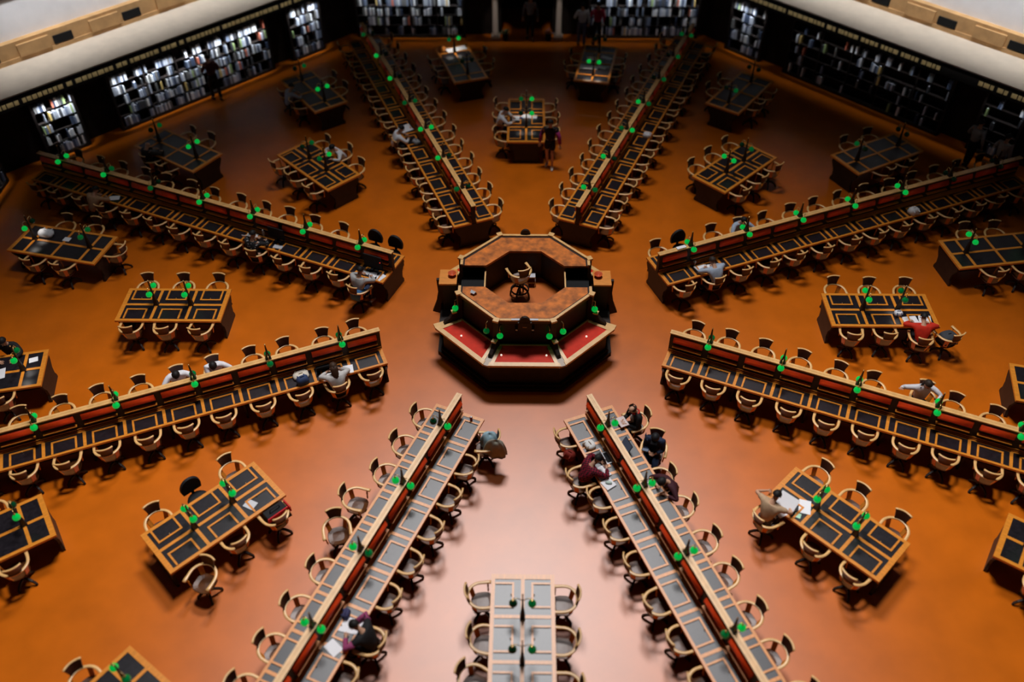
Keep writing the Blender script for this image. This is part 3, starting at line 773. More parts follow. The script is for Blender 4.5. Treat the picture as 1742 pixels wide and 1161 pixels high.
# crests on the near and far sides, silver plates, brackets
for s in (-1, 1):
    cr = MB(); n = 12; y = s * 1.62
    pr3 = [(.13 * cos(PI * i / n), 1.80 + .17 * sin(PI * i / n)) for i in range(n + 1)]
    m = len(pr3)
    cr.add([(x, y - .03, z) for x, z in pr3] + [(x, y + .03, z) for x, z in pr3], [tuple(range(m)), tuple(range(2 * m - 1, m - 1, -1))] + [(i, m + i, m + (i + 1) % m, (i + 1) % m) for i in range(m)])
    cr.box(-.16, .16, y - .035, y + .035, 1.58, 1.80)
    q = part('crest', cr, M['dark'], kiosk)
    part('crest_moulding', MB().box(-.05, .05, y + s * .036 - .006, y + s * .036 + .006, 1.66, 1.675), M['oakpale'], q)
for s in (-1, 1):
    part('name_plate', MB().box(s * .21 - .1, s * .21 + .1, -1.60, -1.545, 1.8355, 1.842), M['silver'], kiosk, 'silver plate beside the crest')
    q = part('bracket', MB().box(s * .19 - .035, s * .19 + .035, -1.66, -1.58, 1.50, 1.64, ty=.02), M['black'], kiosk)
    part('bracket_highlight', MB().box(s * .19 - .025, s * .19 + .025, -1.672, -1.66, 1.57, 1.60), M['silver'], q)  # pale piece standing for the highlight on the bracket
# lamps fixed to the outside of the upper counter
for r_, a_, m_ in ((1.83, 203.2, 'green'), (1.75, 239.0, 'greendim'), (1.76, 250.8, 'green'), (1.75, 301.0, 'green'), (1.76, 289.2, 'green'), (1.83, 336.8, 'green')):
    a = R_(a_); x, y = r_ * cos(a), r_ * sin(a); kx = 1.62 / r_
    q = part('lamp_arm', MB().tube([(x * kx, y * kx, 1.66), (x * (.3 + .7 * kx), y * (.3 + .7 * kx), 1.66), (x, y, 1.64), (x, y, 1.50)], .011), M['brass'], kiosk)
    T = Matrix.Translation((x, y, 1.40))
    part('socket', MB().lathe([(.014, .07), (.022, .08), (.022, .12), (.012, .13)], 10, T), M['brass'], q)
    part('shade', MB().lathe(SHP[::-1], 14, T), M[m_], q, 'green glass shade')
for x, y in ((-1.52, -1.28), (-.545, -1.915), (.515, -1.915), (1.48, -1.27)):  # small white balls with a glow of their own
    q = part('glowing_ball', MB().ball((x, y, 1.005), .026, 10, 6), M['glow_white'], kiosk, 'small glowing white ball on the red leather')
# things on the counter
for s, nm in ((-1, 'left'), (1, 'right')):
    bl = MB().lathe([(.03, 0), (.05, .01), (.09, .05), (.105, .08), (.09, .075), (.04, .02), (.001, .015)], 14)
    o = part('bowl', bl, cloth((.62, .10, .03), .4), None, loc=(s * 1.78, .05, 1.766)); tag(o, 'shallow red bowl on the %s wing of the information desk' % nm, 'bowl', 'bowls on the counter wings')
T = Matrix.Translation((-1.21, -.62, 1.80)) @ Matrix.Rotation(R_(55), 4, 'Z') @ Matrix.Rotation(R_(65), 4, 'Y')
st = MB().box(-.09, .0, -.075, .075, 0, .012, T); st.box(-.09, -.08, -.06, .06, -.06, 0, T)
o = part('card_stand', st, M['silver'], None); tag(o, 'small silver card stand on the near left of the counter', 'stand')
# the clerk's high swivel chair
hc = thing('high_swivel_chair', 'tall wooden swivel chair with a foot ring inside the information desk', 'chair', (-.13, .22, RZ), R_(115))
hp = chair_parts(.62)
for k in CORD:
    if k == 'leg': continue
    for mb in hp[k]:
        if k == 'lit_top_edge': part(k, mb, M[CHM[k]], hb); continue
        c = part(k, mb, M[CHM[k] if k != 'backrest' else 'seat'], hc)
        if k == 'backrest': hb = c
part('foot_ring', MB().sweep([(.22 * cos(2 * PI * i / 20), .22 * sin(2 * PI * i / 20), .26) for i in range(21)], rect(.03, .03)), M['dark'], hc)
for k in range(4):
    T = Matrix.Rotation(PI / 4 + k * PI / 2, 4, 'Z')
    part('leg', MB().sweep([(.02, 0, .34), (.12, 0, .33), (.20, 0, .26), (.24, 0, .12), (.25, 0, .022)], rect(.04, .04), T=T, smooth=False), M['dark'], hc)
sb = thing('step_stool', 'small grey metal stool against the inside of the information desk', 'stool', (.16, .72, RZ), 0)
part('seat', MB().box(-.1, .1, -.08, .08, .26, .29), M['silver'], sb)
for sx in (-1, 1):
    for sy in (-1, 1): part('leg', MB().tube([(sx * .09, sy * .07, .26), (sx * .11, sy * .09, .006)], .01), M['silver'], sb)

#PEOPLE-BEGIN
# ------------------------------------------------------------------ people
def skin_mesh(verts, edges, rads, root, sub=1):
    me = bpy.data.meshes.new('tmp'); me.from_pydata(verts, edges, []); me.update()
    o = bpy.data.objects.new('tmp', me); COL.objects.link(o)
    o.modifiers.new('Skin', 'SKIN'); sv = me.skin_vertices[0].data
    for i, r in enumerate(rads):
        sv[i].radius = r if isinstance(r, tuple) else (r, r)
        sv[i].use_root = (i == root)
    sb = o.modifiers.new('Sub', 'SUBSURF'); sb.levels = sub; sb.render_levels = sub
    dg = bpy.context.evaluated_depsgraph_get(); ev = o.evaluated_get(dg)
    m2 = ev.to_mesh(); V = [tuple(v.co) for v in m2.vertices]; Fc = [tuple(p.vertices) for p in m2.polygons]
    ev.to_mesh_clear(); bpy.data.objects.remove(o); bpy.data.meshes.remove(me)
    return V, Fc
def elbow(s, h, l1, l2, hint):
    s, h = Vector(s), Vector(h); d = h - s; L_ = d.length
    if L_ > (l1 + l2) * .98: h = s + d * ((l1 + l2) * .98 / L_); d = h - s; L_ = d.length
    a = (l1 * l1 - l2 * l2 + L_ * L_) / (2 * L_); q = math.sqrt(max(l1 * l1 - a * a, 1e-4))
    n = Vector(hint) - d * (Vector(hint).dot(d) / d.length_squared)
    n.normalize(); return s + d * (a / L_) + n * q, h
def person(label, x, y, face, shirt, legs, hair=(.012, .009, .008), style='short', lean=20, nod=35, hands=((.44, .16, .825), (.44, -.16, .825)), turn=0, stand=False, sleeves=True, shoes=(.02, .02, .02), skirt=None, bare_legs=False, group='people in the reading room', z=0.0, side_lean=0, front=None, collar=None, sleeve=None, waist_col=None):
    root = thing('person', label, 'person', (x, y, z), R_(face), group)
    RL = Matrix.Rotation(R_(lean), 4, 'Y') @ Matrix.Rotation(R_(side_lean), 4, 'X')
    pv = Vector((-.03, 0, .95 if stand else .575))
    up = lambda vx, vy, vz: pv + RL @ Vector((vx, vy, vz))
    waist, chest, neck0 = up(0, 0, .14), up(.015, 0, .33), up(.0, 0, .47)
    HD = Matrix.Rotation(R_(turn), 4, 'Z') @ Matrix.Rotation(R_(lean * .6 + nod), 4, 'Y')
    hv = lambda vx, vy, vz: neck0 + HD @ Vector((vx, vy, vz))
    neck1, jaw, crown = hv(0, 0, .07), hv(.025, 0, .13), hv(.0, 0, .235)
    V = [pv, waist, chest, neck0, neck1, jaw, crown]; E_ = [(0, 1), (1, 2), (2, 3), (3, 4), (4, 5), (5, 6)]
    Rr = [(.115, .09), (.10, .072), (.112, .07), (.052, .052), (.052, .052), (.066, .078), (.074, .085)]
    sh = []; arms = []
    for s, h in ((1, hands[0]), (-1, hands[1])):
        sp = up(.0, s * .175, .425); h = Vector(h)
        el, h = elbow(sp, h, .285, .25, (-.5, s * .4, -.4) if stand or h[0] < .36 else (-.25, s * .9, -.05))
        i = len(V); V += [sp, el, h]; E_ += [(2, i), (i, i + 1), (i + 1, i + 2)]; Rr += [(.05, .05), (.04, .04), (.028, .026)]
        d = (h - el).normalized(); pm = h + d * .065
        V.append(pm); E_.append((i + 2, i + 3)); Rr.append((.036, .017)); arms.append((sp, el, h, pm, d, s))
    LG = []
    for k, s in enumerate((1, -1)):
        hp = pv + Vector((.02, s * .085, -.03))
        if stand:
            st = .12 if s > 0 else -.10
            kn = Vector((.04 + st * .6, s * .095, .50)); an = Vector((-.02 + st, s * .09, .085)); toe = an + Vector((.13, s * .015, -.045))
        else:
            kn = Vector((.40, s * (.11), .545)); an = Vector((.36 + .05 * s, s * .12, .085)); toe = an + Vector((.13, s * .02, -.045))
        i = len(V); V += [hp, kn, an, toe]; E_ += [(0, i), (i, i + 1), (i + 1, i + 2), (i + 2, i + 3)]
        Rr += [(.078, .078), (.055, .055), (.038, .038), (.032, .022)]; LG.append((hp, kn, an, toe))
    bv, bf = skin_mesh([tuple(v) for v in V], E_, Rr, 0)
    body = MB().add(bv, bf, True)
    # nose, ears, eyes, mouth, and five separate fingers on each palm
    body.ball(hv(.098, 0, .165), .016, 6, 5, None, 0, 1.3, .7, 1)
    for s in (1, -1):
        body.ball(hv(.01, s * .082, .175), .022, 6, 5, None, 0, .6, .5, 1.2)
        body.ball(hv(.083, s * .03, .19), .0085, 6, 5, None, 1)
    body.ball(hv(.084, 0, .125), .016, 6, 5, None, 2, .5, 1.2, .35)
    for sp, el, h, pm, d, s in arms:
        sd = d.cross(Vector((0, 0, 1))); sd = sd.normalized() if sd.length > .1 else Vector((0, 1, 0)); dn = Vector((0, 0, -1))
        for q, ln in enumerate((.068, .078, .074, .058)):
            b0 = pm + sd * ((q - 1.5) * .019) - d * .012
            body.tube([b0, b0 + d * ln * .5 + dn * .006, b0 + d * ln * .95 + dn * .022], .0085, 6, scale=[1, .95, .7])
        b0 = h + d * .03 - sd * (.032 * -s)
        body.tube([b0, b0 + d * .03 + sd * s * .024, b0 + d * .06 + sd * s * .03 + dn * .01], .0095, 6, scale=[1.1, 1, .7])
    part('body', body, [M['skin'], M['eye'], M['lips']], root)
    # clothes
    cv = [pv + Vector((0, 0, -.02)), waist, chest, up(0, 0, .445)]; ce = [(0, 1), (1, 2), (2, 3)]; cr = [(.16, .135), (.148, .115), (.172, .125), (.088, .082)]
    for sp, el, h, pm, d, s in arms:
        i = len(cv); e2 = h - d * .02 if sleeves else (sp + el) / 2 + (el - sp) * .15
        if sleeves: cv += [sp, el, e2]; ce += [(2, i), (i, i + 1), (i + 1, i + 2)]; cr += [(.076, .076), (.057, .057), (.040, .038)]
        else: cv += [sp, e2]; ce += [(2, i), (i, i + 1)]; cr += [(.076, .076), (.062, .062)]
    v, f = skin_mesh([tuple(q) for q in cv], ce, cr, 0)
    part('shirt', MB().add(v, f, True), cloth(shirt), root)
    if front:
        X = Matrix.Translation(up(.075, 0, .27)) @ RL
        part('shirt_front', MB().ball((0, 0, 0), .07, 12, 8, X, 0, 1.05, .95, 2.0), cloth(front), root)
    if collar:
        X = Matrix.Translation(up(.005, 0, .462)) @ RL
        part('collar', MB().tube([X @ Vector((.078 * cos(2 * PI * i / 14), .078 * sin(2 * PI * i / 14), .012 * cos(2 * PI * i / 14))) for i in range(15)], .02, 6), cloth(collar), root)
    if sleeve:
        for sp, el, h, pm, d, sg in arms: part('sleeve', MB().tube([sp + (el - sp) * .35, el, h - d * .03], .062, 8, scale=[1.15, 1.0, .8]), cloth(sleeve), root)
    if waist_col:
        wp = pv + RL @ Vector((0, 0, .10)); wg = MB().tube([wp + RL @ Vector((.135 * cos(2 * PI * i / 16), .165 * sin(2 * PI * i / 16), -.02 * cos(2 * PI * i / 16))) for i in range(17)], .045, 7)
        wg.sweep([wp + RL @ Vector((-.14, 0, .03)), wp + Vector((-.19, 0, -.06)), wp + Vector((-.20, 0, -.2))], [(.16 * cos(2 * PI * i / 8), .03 * sin(2 * PI * i / 8)) for i in range(8)], up=(1, 0, 0), scale=[1, 1, .8])
        part('waist_garment', wg, cloth(waist_col), root)
    cv = [waist - RL @ Vector((0, 0, .02)), pv]; ce = [(0, 1)]; cr = [(.138, .104), (.158, .132)]
    for hp, kn, an, toe in LG:
        i = len(cv)
        if bare_legs: e3 = hp + (kn - hp) * .7; cv += [hp, e3]; ce += [(1, i), (i, i + 1)]; cr += [.105, .1]
        else: cv += [hp, kn, an + Vector((0, 0, .02))]; ce += [(1, i), (i, i + 1), (i + 1, i + 2)]; cr += [.103, .075, .058]
    v, f = skin_mesh([tuple(q) for q in cv], ce, cr, 1)
    part('skirt' if skirt else 'trousers', MB().add(v, f, True), cloth(skirt or legs), root)
    for hp, kn, an, toe in LG:
        fx = (toe - an); fx.z = 0; fx.normalize(); fy = Vector((-fx.y, fx.x, 0))
        T = Matrix(((fx.x, fy.x, 0, an.x), (fx.y, fy.y, 0, an.y), (0, 0, 1, 0), (0, 0, 0, 1)))
        sm = MB().sweep([(-.065, 0, .045), (-.02, 0, .055), (.06, 0, .045), (.15, 0, .03), (.185, 0, .024)], [(.042 * cos(2 * PI * k / 8), .04 * sin(2 * PI * k / 8)) for k in range(8)], T=T, scale=[.75, 1, 1, .8, .55])
        part('shoe', sm, cloth(shoes, .5), root)
    # hair
    hm = MB()
    HT = Matrix.Translation(hv(-.012, 0, .185)) @ HD
    if style in ('short', 'long', 'bob', 'cap'):
        n, m = 14, 7; vv = []; ff = []
        R0 = (.107, .094, .112)
        for i in range(m + 1):
            for k in range(n):
                a = 2 * PI * k / n; back = (1 - cos(a)) / 2
                lim = (.60 + .42 * back) * PI / 2 * 1.12
                t = lim * i / m
                vv.append((R0[0] * sin(t) * cos(a), R0[1] * sin(t) * sin(a), R0[2] * cos(t)))
        for i in range(m):
            for k in range(n): ff.append((i * n + k, (i + 1) * n + k, (i + 1) * n + (k + 1) % n, i * n + (k + 1) % n))
        hm.add(vv, ff, True, HT)
        if style in ('long', 'bob'):
            ln = .40 if style == 'long' else .2
            c0 = hv(-.075, 0, .19); dwn = RL @ Vector((-.02, 0, -1)); 
            hm.sweep([c0, c0 + dwn * .08 + HD @ Vector((-.03, 0, 0)), c0 + dwn * (ln * .6) + RL @ Vector((-.06, 0, 0)), c0 + dwn * ln + RL @ Vector((-.055, 0, 0))], [(.085 * cos(2 * PI * k / 10), .04 * sin(2 * PI * k / 10)) for k in range(10)], up=RL @ Vector((1, 0, 0)), scale=[1, 1.05, .85, .4])
        if style == 'cap': hm.box(.05, .16, -.07, .07, .02, .035, HT)
    elif style == 'bald':
        n, m = 14, 3; vv = []; ff = []
        for i in range(m + 1):
            for k in range(n + 1):
                a = PI * .38 + PI * 1.24 * k / n; t = PI * (.36 + .26 * i / m)
                vv.append((.104 * sin(t) * cos(a), .093 * sin(t) * sin(a), .110 * cos(t)))
        for i in range(m):
            for k in range(n): ff.append((i * (n + 1) + k, (i + 1) * (n + 1) + k, (i + 1) * (n + 1) + k + 1, i * (n + 1) + k + 1))
        hm.add(vv, ff, True, HT)
    if hm.v: part('cap' if style == 'cap' else 'hair', hm, cloth(hair, .6), root)
    return root
PLAID = pattern('plaid_cloth', (.016, .010, .013), (.26, .010, .03), 26); FLECK = pattern('flecked_cloth', (.022, .022, .024), (.6, .6, .62), 16, 'fleck'); PRINT = pattern('printed_cloth', (.07, .07, .075), (.5, .5, .52), 30, 'fleck')
WH = (.78, .77, .80); BK = (.014, .013, .014); NV = (.02, .03, .07); GY = (.42, .41, .40); BL = (.40, .47, .58)
def sit(ang, lx, ly, label, shirt, legs, dface=0, **k):      # seated at a long desk, facing it
    s = 1 if ly > 0 else -1; p = SPOKES[ang] @ Vector((lx, ly + .07 * s, 0))
    return person(label, p.x, p.y, ang - s * 90 + dface, shirt, legs, **k)
LHR = (.045, .02, .01)
sit(202.5, 4.65, -.72, 'person in white with black hair bent over the eight o\'clock desk', WH, BK, lean=20, nod=44, hands=((.42, .22, .82), (.38, -.14, .83)))
sit(202.5, 3.82, -.70, 'person in white with face in hand, nearer the centre on eight o\'clock desk', WH, BK, lean=20, nod=44, hands=((.40, .2, .82), (.33, -.05, .96)))
sit(202.5, 1.25, .76, 'person in pale grey with long brown hair, lower side of eight o\'clock desk', (.55, .52, .50), BK, hair=LHR, style='long', lean=16, nod=30)
sit(157.5, .5, .90, 'person in a grey hooded top with a blue garment round the waist', GY, NV, lean=14, nod=30, shoes=(.6, .6, .6), waist_col=(.05, .16, .34))
sit(157.5, 3.9, .72, 'person in black with white flecks working at ten o\'clock desk', FLECK, BK, lean=14, nod=22, shoes=(.05, .05, .05))
sit(157.5, 9.3, .84, 'person in a tan top far out on the ten o\'clock desk', (.45, .26, .14), BK, lean=25, nod=35)
sit(112.5, 4.85, .84, 'person in a white shirt on the left of the eleven o\'clock desk', WH, BK, lean=25, nod=25)
sit(22.5, 1.32, -.76, 'person in a pale blue shirt over papers at two o\'clock desk', (.40, .46, .56), NV, hair=(.03, .02, .015), lean=30, nod=40)
sit(22.5, 2.92, .74, 'person in a light blue top on the upper side of two o\'clock desk', BL, BK, lean=16, nod=30)
sit(-22.5, 5.68, .80, 'person with long dark hair stretching one arm, upper side of four o\'clock desk', (.66, .64, .66), BK, hair=(.03, .018, .012), style='long', lean=4, nod=30, hands=((.36, .18, .86), (.12, -.60, 1.12)), dface=25)
p = lp(292.5, .55, .92); person('balding person in a dark open coat, white shirt and red collar, reading in the hand', p.x, p.y, 205, BK, BK, front=(.75, .74, .76), collar=(.55, .03, .02), style='bald', hair=(.06, .05, .045), lean=8, nod=34, hands=((.30, .10, .82), (.30, -.06, .82)))
p = lp(292.5, 1.36, .95); person('person in a dark blue jacket and black cap holding a phone', p.x, p.y, 252, (.018, .028, .06), (.02, .035, .08), style='cap', hair=(.012, .012, .014), lean=6, nod=38, hands=((.26, .06, .80), (.26, -.06, .80)))
sit(292.5, 2.40, .80, 'person in a dark maroon coat slumped on the right of five o\'clock desk', (.05, .012, .018), BK, hair=(.015, .013, .013), lean=34, nod=36, hands=((.38, .2, .835), (.40, -.12, .835)), dface=10)
p = lp(292.5, 1.5, -.82); person('person in black and red plaid typing on a laptop', p.x, p.y, 28, PLAID, BK, lean=30, nod=34, hands=((.50, .10, .835), (.50, -.12, .835)))
p = tp(315, .25, -.80); person('person in a sleeveless beige top and patterned skirt reading a big white sheet', p.x, p.y, 48, (.50, .33, .20), BK, lean=16, nod=30, hands=((.40, .28, .86), (.40, -.22, .84)), sleeves=False, skirt=PRINT)
sit(247.5, 5.55, .82, 'person with black hair in a black and pink top, right of seven o\'clock desk', BK, BK, lean=26, nod=35, sleeve=(.30, .05, .14))
p = tp(135, 1.3, -.92); person('person in white bending over the upper left table', p.x, p.y, 222, WH, BK, lean=34, nod=20, hands=((.5, .16, .83), (.47, -.2, .83)))
p = tp(90, 1.25, .88); person('person in white at the left of the upper middle table', p.x, p.y, 0, WH, BK, lean=18, nod=30)
p = tp(0, 2.1, -.93); person('person in a bright red top at the right table', p.x, p.y, 84, (.62, .03, .012), BK, lean=26, nod=38, hands=((.44, .22, .83), (.44, -.22, .83)))
p = op(123.7, 1.3, .95); person('person in pale grey-blue beside the upper left outer table', p.x, p.y, 40, (.36, .38, .44), BK, lean=20, nod=20)
p = op(146.7, 1.74, .84); person('bald person in dark clothes behind the left outer table', p.x, p.y, 60, (.03, .025, .022), BK, style='none', lean=10, nod=30)
p = op(191.0, .9, -.80); person('person in black at the left edge of the photo, below the middle', p.x, p.y, 282, BK, BK, lean=14, nod=20)
person('person walking in black with pink sleeves, bare legs and white shoes', .74, 7.38, 262, BK, BK, style='bob', lean=4, nod=12, stand=True, hands=((.10, .32, .88), (.04, -.32, .88)), sleeve=(.36, .03, .16), bare_legs=True, shoes=(.75, .70, .64))
person('person in a white shirt standing by the far bookcase, right of the doorway', 2.05, 15.4, 95, WH, (.16, .18, .30), stand=True, lean=3, nod=5, hands=((.25, .2, 1.1), (.05, -.25, .85)))
person('person in crimson standing by the far bookcase, right of the doorway', 2.62, 15.45, 100, (.50, .02, .06), BK, stand=True, lean=3, nod=5, hands=((.3, .15, 1.2), (.05, -.25, .85)))
person('person in dark rust-brown clothes standing at the left bookcase', -10.75, 11.35, 130, (.10, .03, .022), BK, stand=True, lean=3, nod=5, hands=((.28, .15, 1.2), (.22, -.2, 1.1)))
person('person in dim grey standing in the far doorway', .12, 16.0, 270, (.16, .15, .16), BK, stand=True, lean=2, nod=5, hands=((.05, .28, .85), (.05, -.28, .85)))
person('person in pale grey by the right bookcase, the left of two', 13.75, 7.45, 35, (.42, .44, .44), BK, stand=True, lean=2, nod=5, hands=((.25, .2, 1.1), (.05, -.28, .85)))
person('person in white and dark red by the right bookcase, the right of two', 14.25, 6.65, 40, (.52, .48, .46), (.10, .02, .02), stand=True, lean=2, nod=5, hands=((.25, .2, 1.1), (.05, -.28, .85)))

# ------------------------------------------------------------------ belongings
def top3(T, x, y, z=.7735): return T @ Vector((x, y, z))
def sheet(T, x, y, w, h, rot, label, cat='paper', m='white', z=.7735, name='paper_sheet', group=None, th=.004, curl=.0):
    b = MB(); n = 4
    v = []; f = []
    for j in range(2):
        for i in range(n + 1):
            t = i / n; v += [(-w / 2 + w * t, -h / 2, j * th + curl * (2 * t - 1) ** 2), (-w / 2 + w * t, h / 2, j * th + curl * (2 * t - 1) ** 2)]
    q = 2 * (n + 1)
    for i in range(n):
        a = 2 * i; f += [(a, a + 1, a + 3, a + 2), (q + a, q + a + 2, q + a + 3, q + a + 1), (a, a + 2, q + a + 2, q + a), (a + 1, q + a + 1, q + a + 3, a + 3)]
    f += [(0, q, q + 1, 1), (2 * n, 2 * n + 1, q + 2 * n + 1, q + 2 * n)]
    b.add(v, f)
    p = top3(T, x, y, z); rz = math.atan2(T[1][0], T[0][0]) + R_(rot)
    o = part(name, b, M[m] if isinstance(m, str) else m, None, None, p, rz)
    return tag(o, label, cat, group)
def laptop(T, x, y, rot, label, body='silver', open_=105, z=.7735):
    p = top3(T, x, y, z); rz = math.atan2(T[1][0], T[0][0]) + R_(rot)      # keyboard towards local -y
    o = thing('laptop', label, 'laptop', p, rz)
    part('base', MB().box(-.16, .16, -.22, 0, 0, .016), M[body], o)
    part('keyboard', MB().box(-.135, .135, -.12, -.02, .0162, .0175), M['black'], o)
    X = Matrix.Translation((0, 0, .016)) @ Matrix.Rotation(R_(90 - open_), 4, 'X')
    s_ = part('screen', MB().box(-.16, .16, 0, .010, 0, .22, X), M[body], o)
    part('display', MB().box(-.148, .148, -.0015, -.0003, .012, .208, X), M['screen'], s_)
    return o
def bag(T, x, y, z, size, rot, label, col, col2=None, name='bag'):
    p = top3(T, x, y, z); rz = math.atan2(T[1][0], T[0][0]) + R_(rot)
    o = thing(name, label, 'bag', p, rz)
    a, b_, c = size; m = MB(); n = 14
    prof = [(.80, 0), (1.0, .12), (1.03, .45), (.92, .8), (.62, .97), (.3, 1.0)]
    vv = []
    for k, (r, zz) in enumerate(prof):
        for i in range(n):
            t = 2 * PI * i / n; e = 1 / (abs(cos(t)) ** 4 + abs(sin(t)) ** 4) ** .25
            vv.append((a / 2 * r * e * cos(t) * (1 + .05 * sin(3 * t + k)), b_ / 2 * r * e * sin(t), c * zz))
    ff = [(j * n + i, j * n + (i + 1) % n, (j + 1) * n + (i + 1) % n, (j + 1) * n + i) for j in range(len(prof) - 1) for i in range(n)] + [tuple(range(n))[::-1], tuple((len(prof) - 1) * n + i for i in range(n))]
    m.add(vv, ff, True); part('pouch', m, cloth(col), o)
    for s in (-1, 1):
        part('strap', MB().tube([(s * a * .25, -b_ * .3, c * .85), (s * a * .28, -b_ * .62, c * .7), (s * a * .28, -b_ * .62, c * .3), (s * a * .25, -b_ * .48, c * .08)], .014), cloth(col2 or col), o)
    part('handle', MB().tube([(-.05, 0, c * .97), (-.03, 0, c * 1.08), (.03, 0, c * 1.08), (.05, 0, c * .97)], .01), cloth(col2 or col), o)
    return o
def cup(T, x, y, label, z=.7735):
    o = thing('paper_cup', label, 'cup', top3(T, x, y, z))
    part('body', MB().lathe([(.028, 0), (.04, .10)], 14), cloth((.55, .25, .16)), o)
    part('lid', MB().lathe([(.043, .10), (.043, .108), (.036, .118), (.034, .122), (.001, .122)], 14), M['white'], o)
    return o
def drape(T, x, y, z, w, h, rot, label, col, name='coat', cat='coat'):     # cloth hung over a rail: two falls with folds
    n, m = 12, 8; v = []; f = []
    for j in range(m + 1):
        t = j / m * 2 - 1
        for i in range(n + 1):
            u = i / n - .5
            fold = .018 * sin(i * 1.9 + j * .7) * (abs(t) + .2)
            yy = .045 * (1 if t > 0 else -1) * min(1, abs(t) * 3) + fold
            v.append((u * w * (1 - .12 * abs(t)) + .01 * sin(j * 2.1), yy + .03 * t * abs(t), -h * abs(t) ** 1.2 * (.55 if t < 0 else 1)))
    k0 = len(v); v += [(a, b_ * 1.02 + (.012 if b_ > 0 else -.012), c + .012) for a, b_, c in v]
    for j in range(m):
        for i in range(n):
            a = j * (n + 1) + i; f += [(a, a + n + 1, a + n + 2, a + 1), (k0 + a, k0 + a + 1, k0 + a + n + 2, k0 + a + n + 1)]
    b = MB().add(v, f, True)
    o = part(name, b, cloth(col), None, None, top3(T, x, y, z), math.atan2(T[1][0], T[0][0]) + R_(rot)); return tag(o, label, cat)
S = SPOKES
# seven o'clock
def heap(T, x, y, z, size, rot, label, col, name, cat, seed):       # crumpled cloth with folds running down it
    a, b_, c = size; n, m = 30, 10; rr = random.Random(seed); ph = [rr.uniform(0, 6.28) for _ in range(6)]
    v = []; f = []
    for j in range(m + 1):
        t = j / m
        for i in range(n):
            th = 2 * PI * i / n
            fold = 1 + .13 * sin(5 * th + ph[0] + 2 * t) * t + .09 * sin(9 * th + ph[1] - 3 * t) * t + .06 * sin(3 * th + ph[2])
            rad = (sin(t * PI * .5) ** .7) * fold
            zz = c * (cos(t * PI * .5) ** .8 if t < 1 else 0) + .03 * sin(2 * th + ph[3]) * (1 - t) + .02 * sin(7 * th + ph[4]) * t * (1 - t)
            v.append((a / 2 * rad * cos(th), b_ / 2 * rad * sin(th) , zz))
    for j in range(m):
        for i in range(n): f.append((j * n + i, (j + 1) * n + i, (j + 1) * n + (i + 1) % n, j * n + (i + 1) % n))
    f.append(tuple(m * n + i for i in range(n)))
    o = part(name, MB().add(v, f, True), cloth(col), None, None, top3(T, x, y, z), math.atan2(T[1][0], T[0][0]) + R_(rot)); return tag(o, label, cat)
heap(S[247.5], .40, .90, .49, (.36, .40, .40), 20, 'pale blue garment heaped on the inner right chair of seven o\'clock desk', (.34, .50, .57), 'garment', 'garment', 3)
heap(S[247.5], .60, 1.15, .50, (.22, .46, .50), 15, 'khaki coat over the backrest of the inner right chair, seven o\'clock desk', (.40, .38, .31), 'coat', 'coat', 8)
o = thing('drink_can', 'small red can on the inner end of the seven o\'clock desk', 'can', top3(S[247.5], .13, .34)); part('body', MB().lathe([(.024, 0), (.031, .008), (.031, .108), (.025, .118)], 14), cloth((.35, .02, .03), .35), o); part('lid', MB().lathe([(.025, .118), (.024, .121), (.001, .119)], 14), M['silver'], o)
sheet(S[247.5], 5.45, .40, .30, .42, 10, 'white papers before the reader in black and pink', group=None)
sheet(S[247.5], 5.95, .33, .22, .3, -20, 'loose white sheet just beyond the reader in black and pink')
bag(S[247.5], 5.30, .22, .7735, (.2, .13, .13), 15, 'small dark blue pouch on the right of seven o\'clock desk', (.05, .05, .12), name='pouch')
# five o'clock
laptop(S[292.5], 1.30, -.24, 180, 'white laptop open before the reader in plaid')
sheet(S[292.5], 1.62, -.44, .30, .28, 12, 'open white notebook beside the white laptop on five o\'clock desk', 'notebook', th=.02)
sheet(S[292.5], 1.93, -.44, .24, .24, 14, 'white folder carrying a pale green case, five o\'clock desk', 'folder', th=.02)
o = thing('glasses_case', 'pale green case lying on the white folder', 'case', top3(S[292.5], 1.92, -.43, .795), R_(292.5 + 60)); part('shell', MB().ball((0, 0, .022), .022, 12, 8, None, 0, 3.4, 1.6, 1.0), cloth((.50, .62, .55), .4), o)
bag(S[292.5], .86, -.37, .7735, (.26, .22, .10), 10, 'white bag lying near the inner end of five o\'clock desk', (.80, .78, .76), (.3, .2, .12))
bag(S[292.5], .78, -.80, .475, (.26, .2, .2), 30, 'dark red bag on the chair left of five o\'clock desk', (.22, .02, .012))
laptop(S[292.5], 1.22, .28, 0, 'black laptop open on the right of the five o\'clock desk', 'black', 120)
sheet(S[292.5], 2.22, .50, .2, .28, 30, 'grey-white sheet under the slumped reader\'s arm')
p = lp(292.5, .55, .92, .80) + Vector((cos(R_(205)) * .36, sin(R_(205)) * .36, .035)); o = part('magazine', MB().box(-.10, .10, -.14, .14, 0, .012), cloth((.72, .6, .58)), None, None, p, R_(205)); tag(o, 'pale magazine in the hands of the balding person', 'magazine')
o = thing('phone', 'black phone held by the person in the cap', 'phone', S[292.5] @ Vector((1.45, .67, .83)), R_(252)); part('case', MB().box(-.04, .04, -.075, .075, 0, .01), M['black'], o); part('display', MB().box(-.035, .035, -.065, .065, .0102, .0112), M['screen'], o)
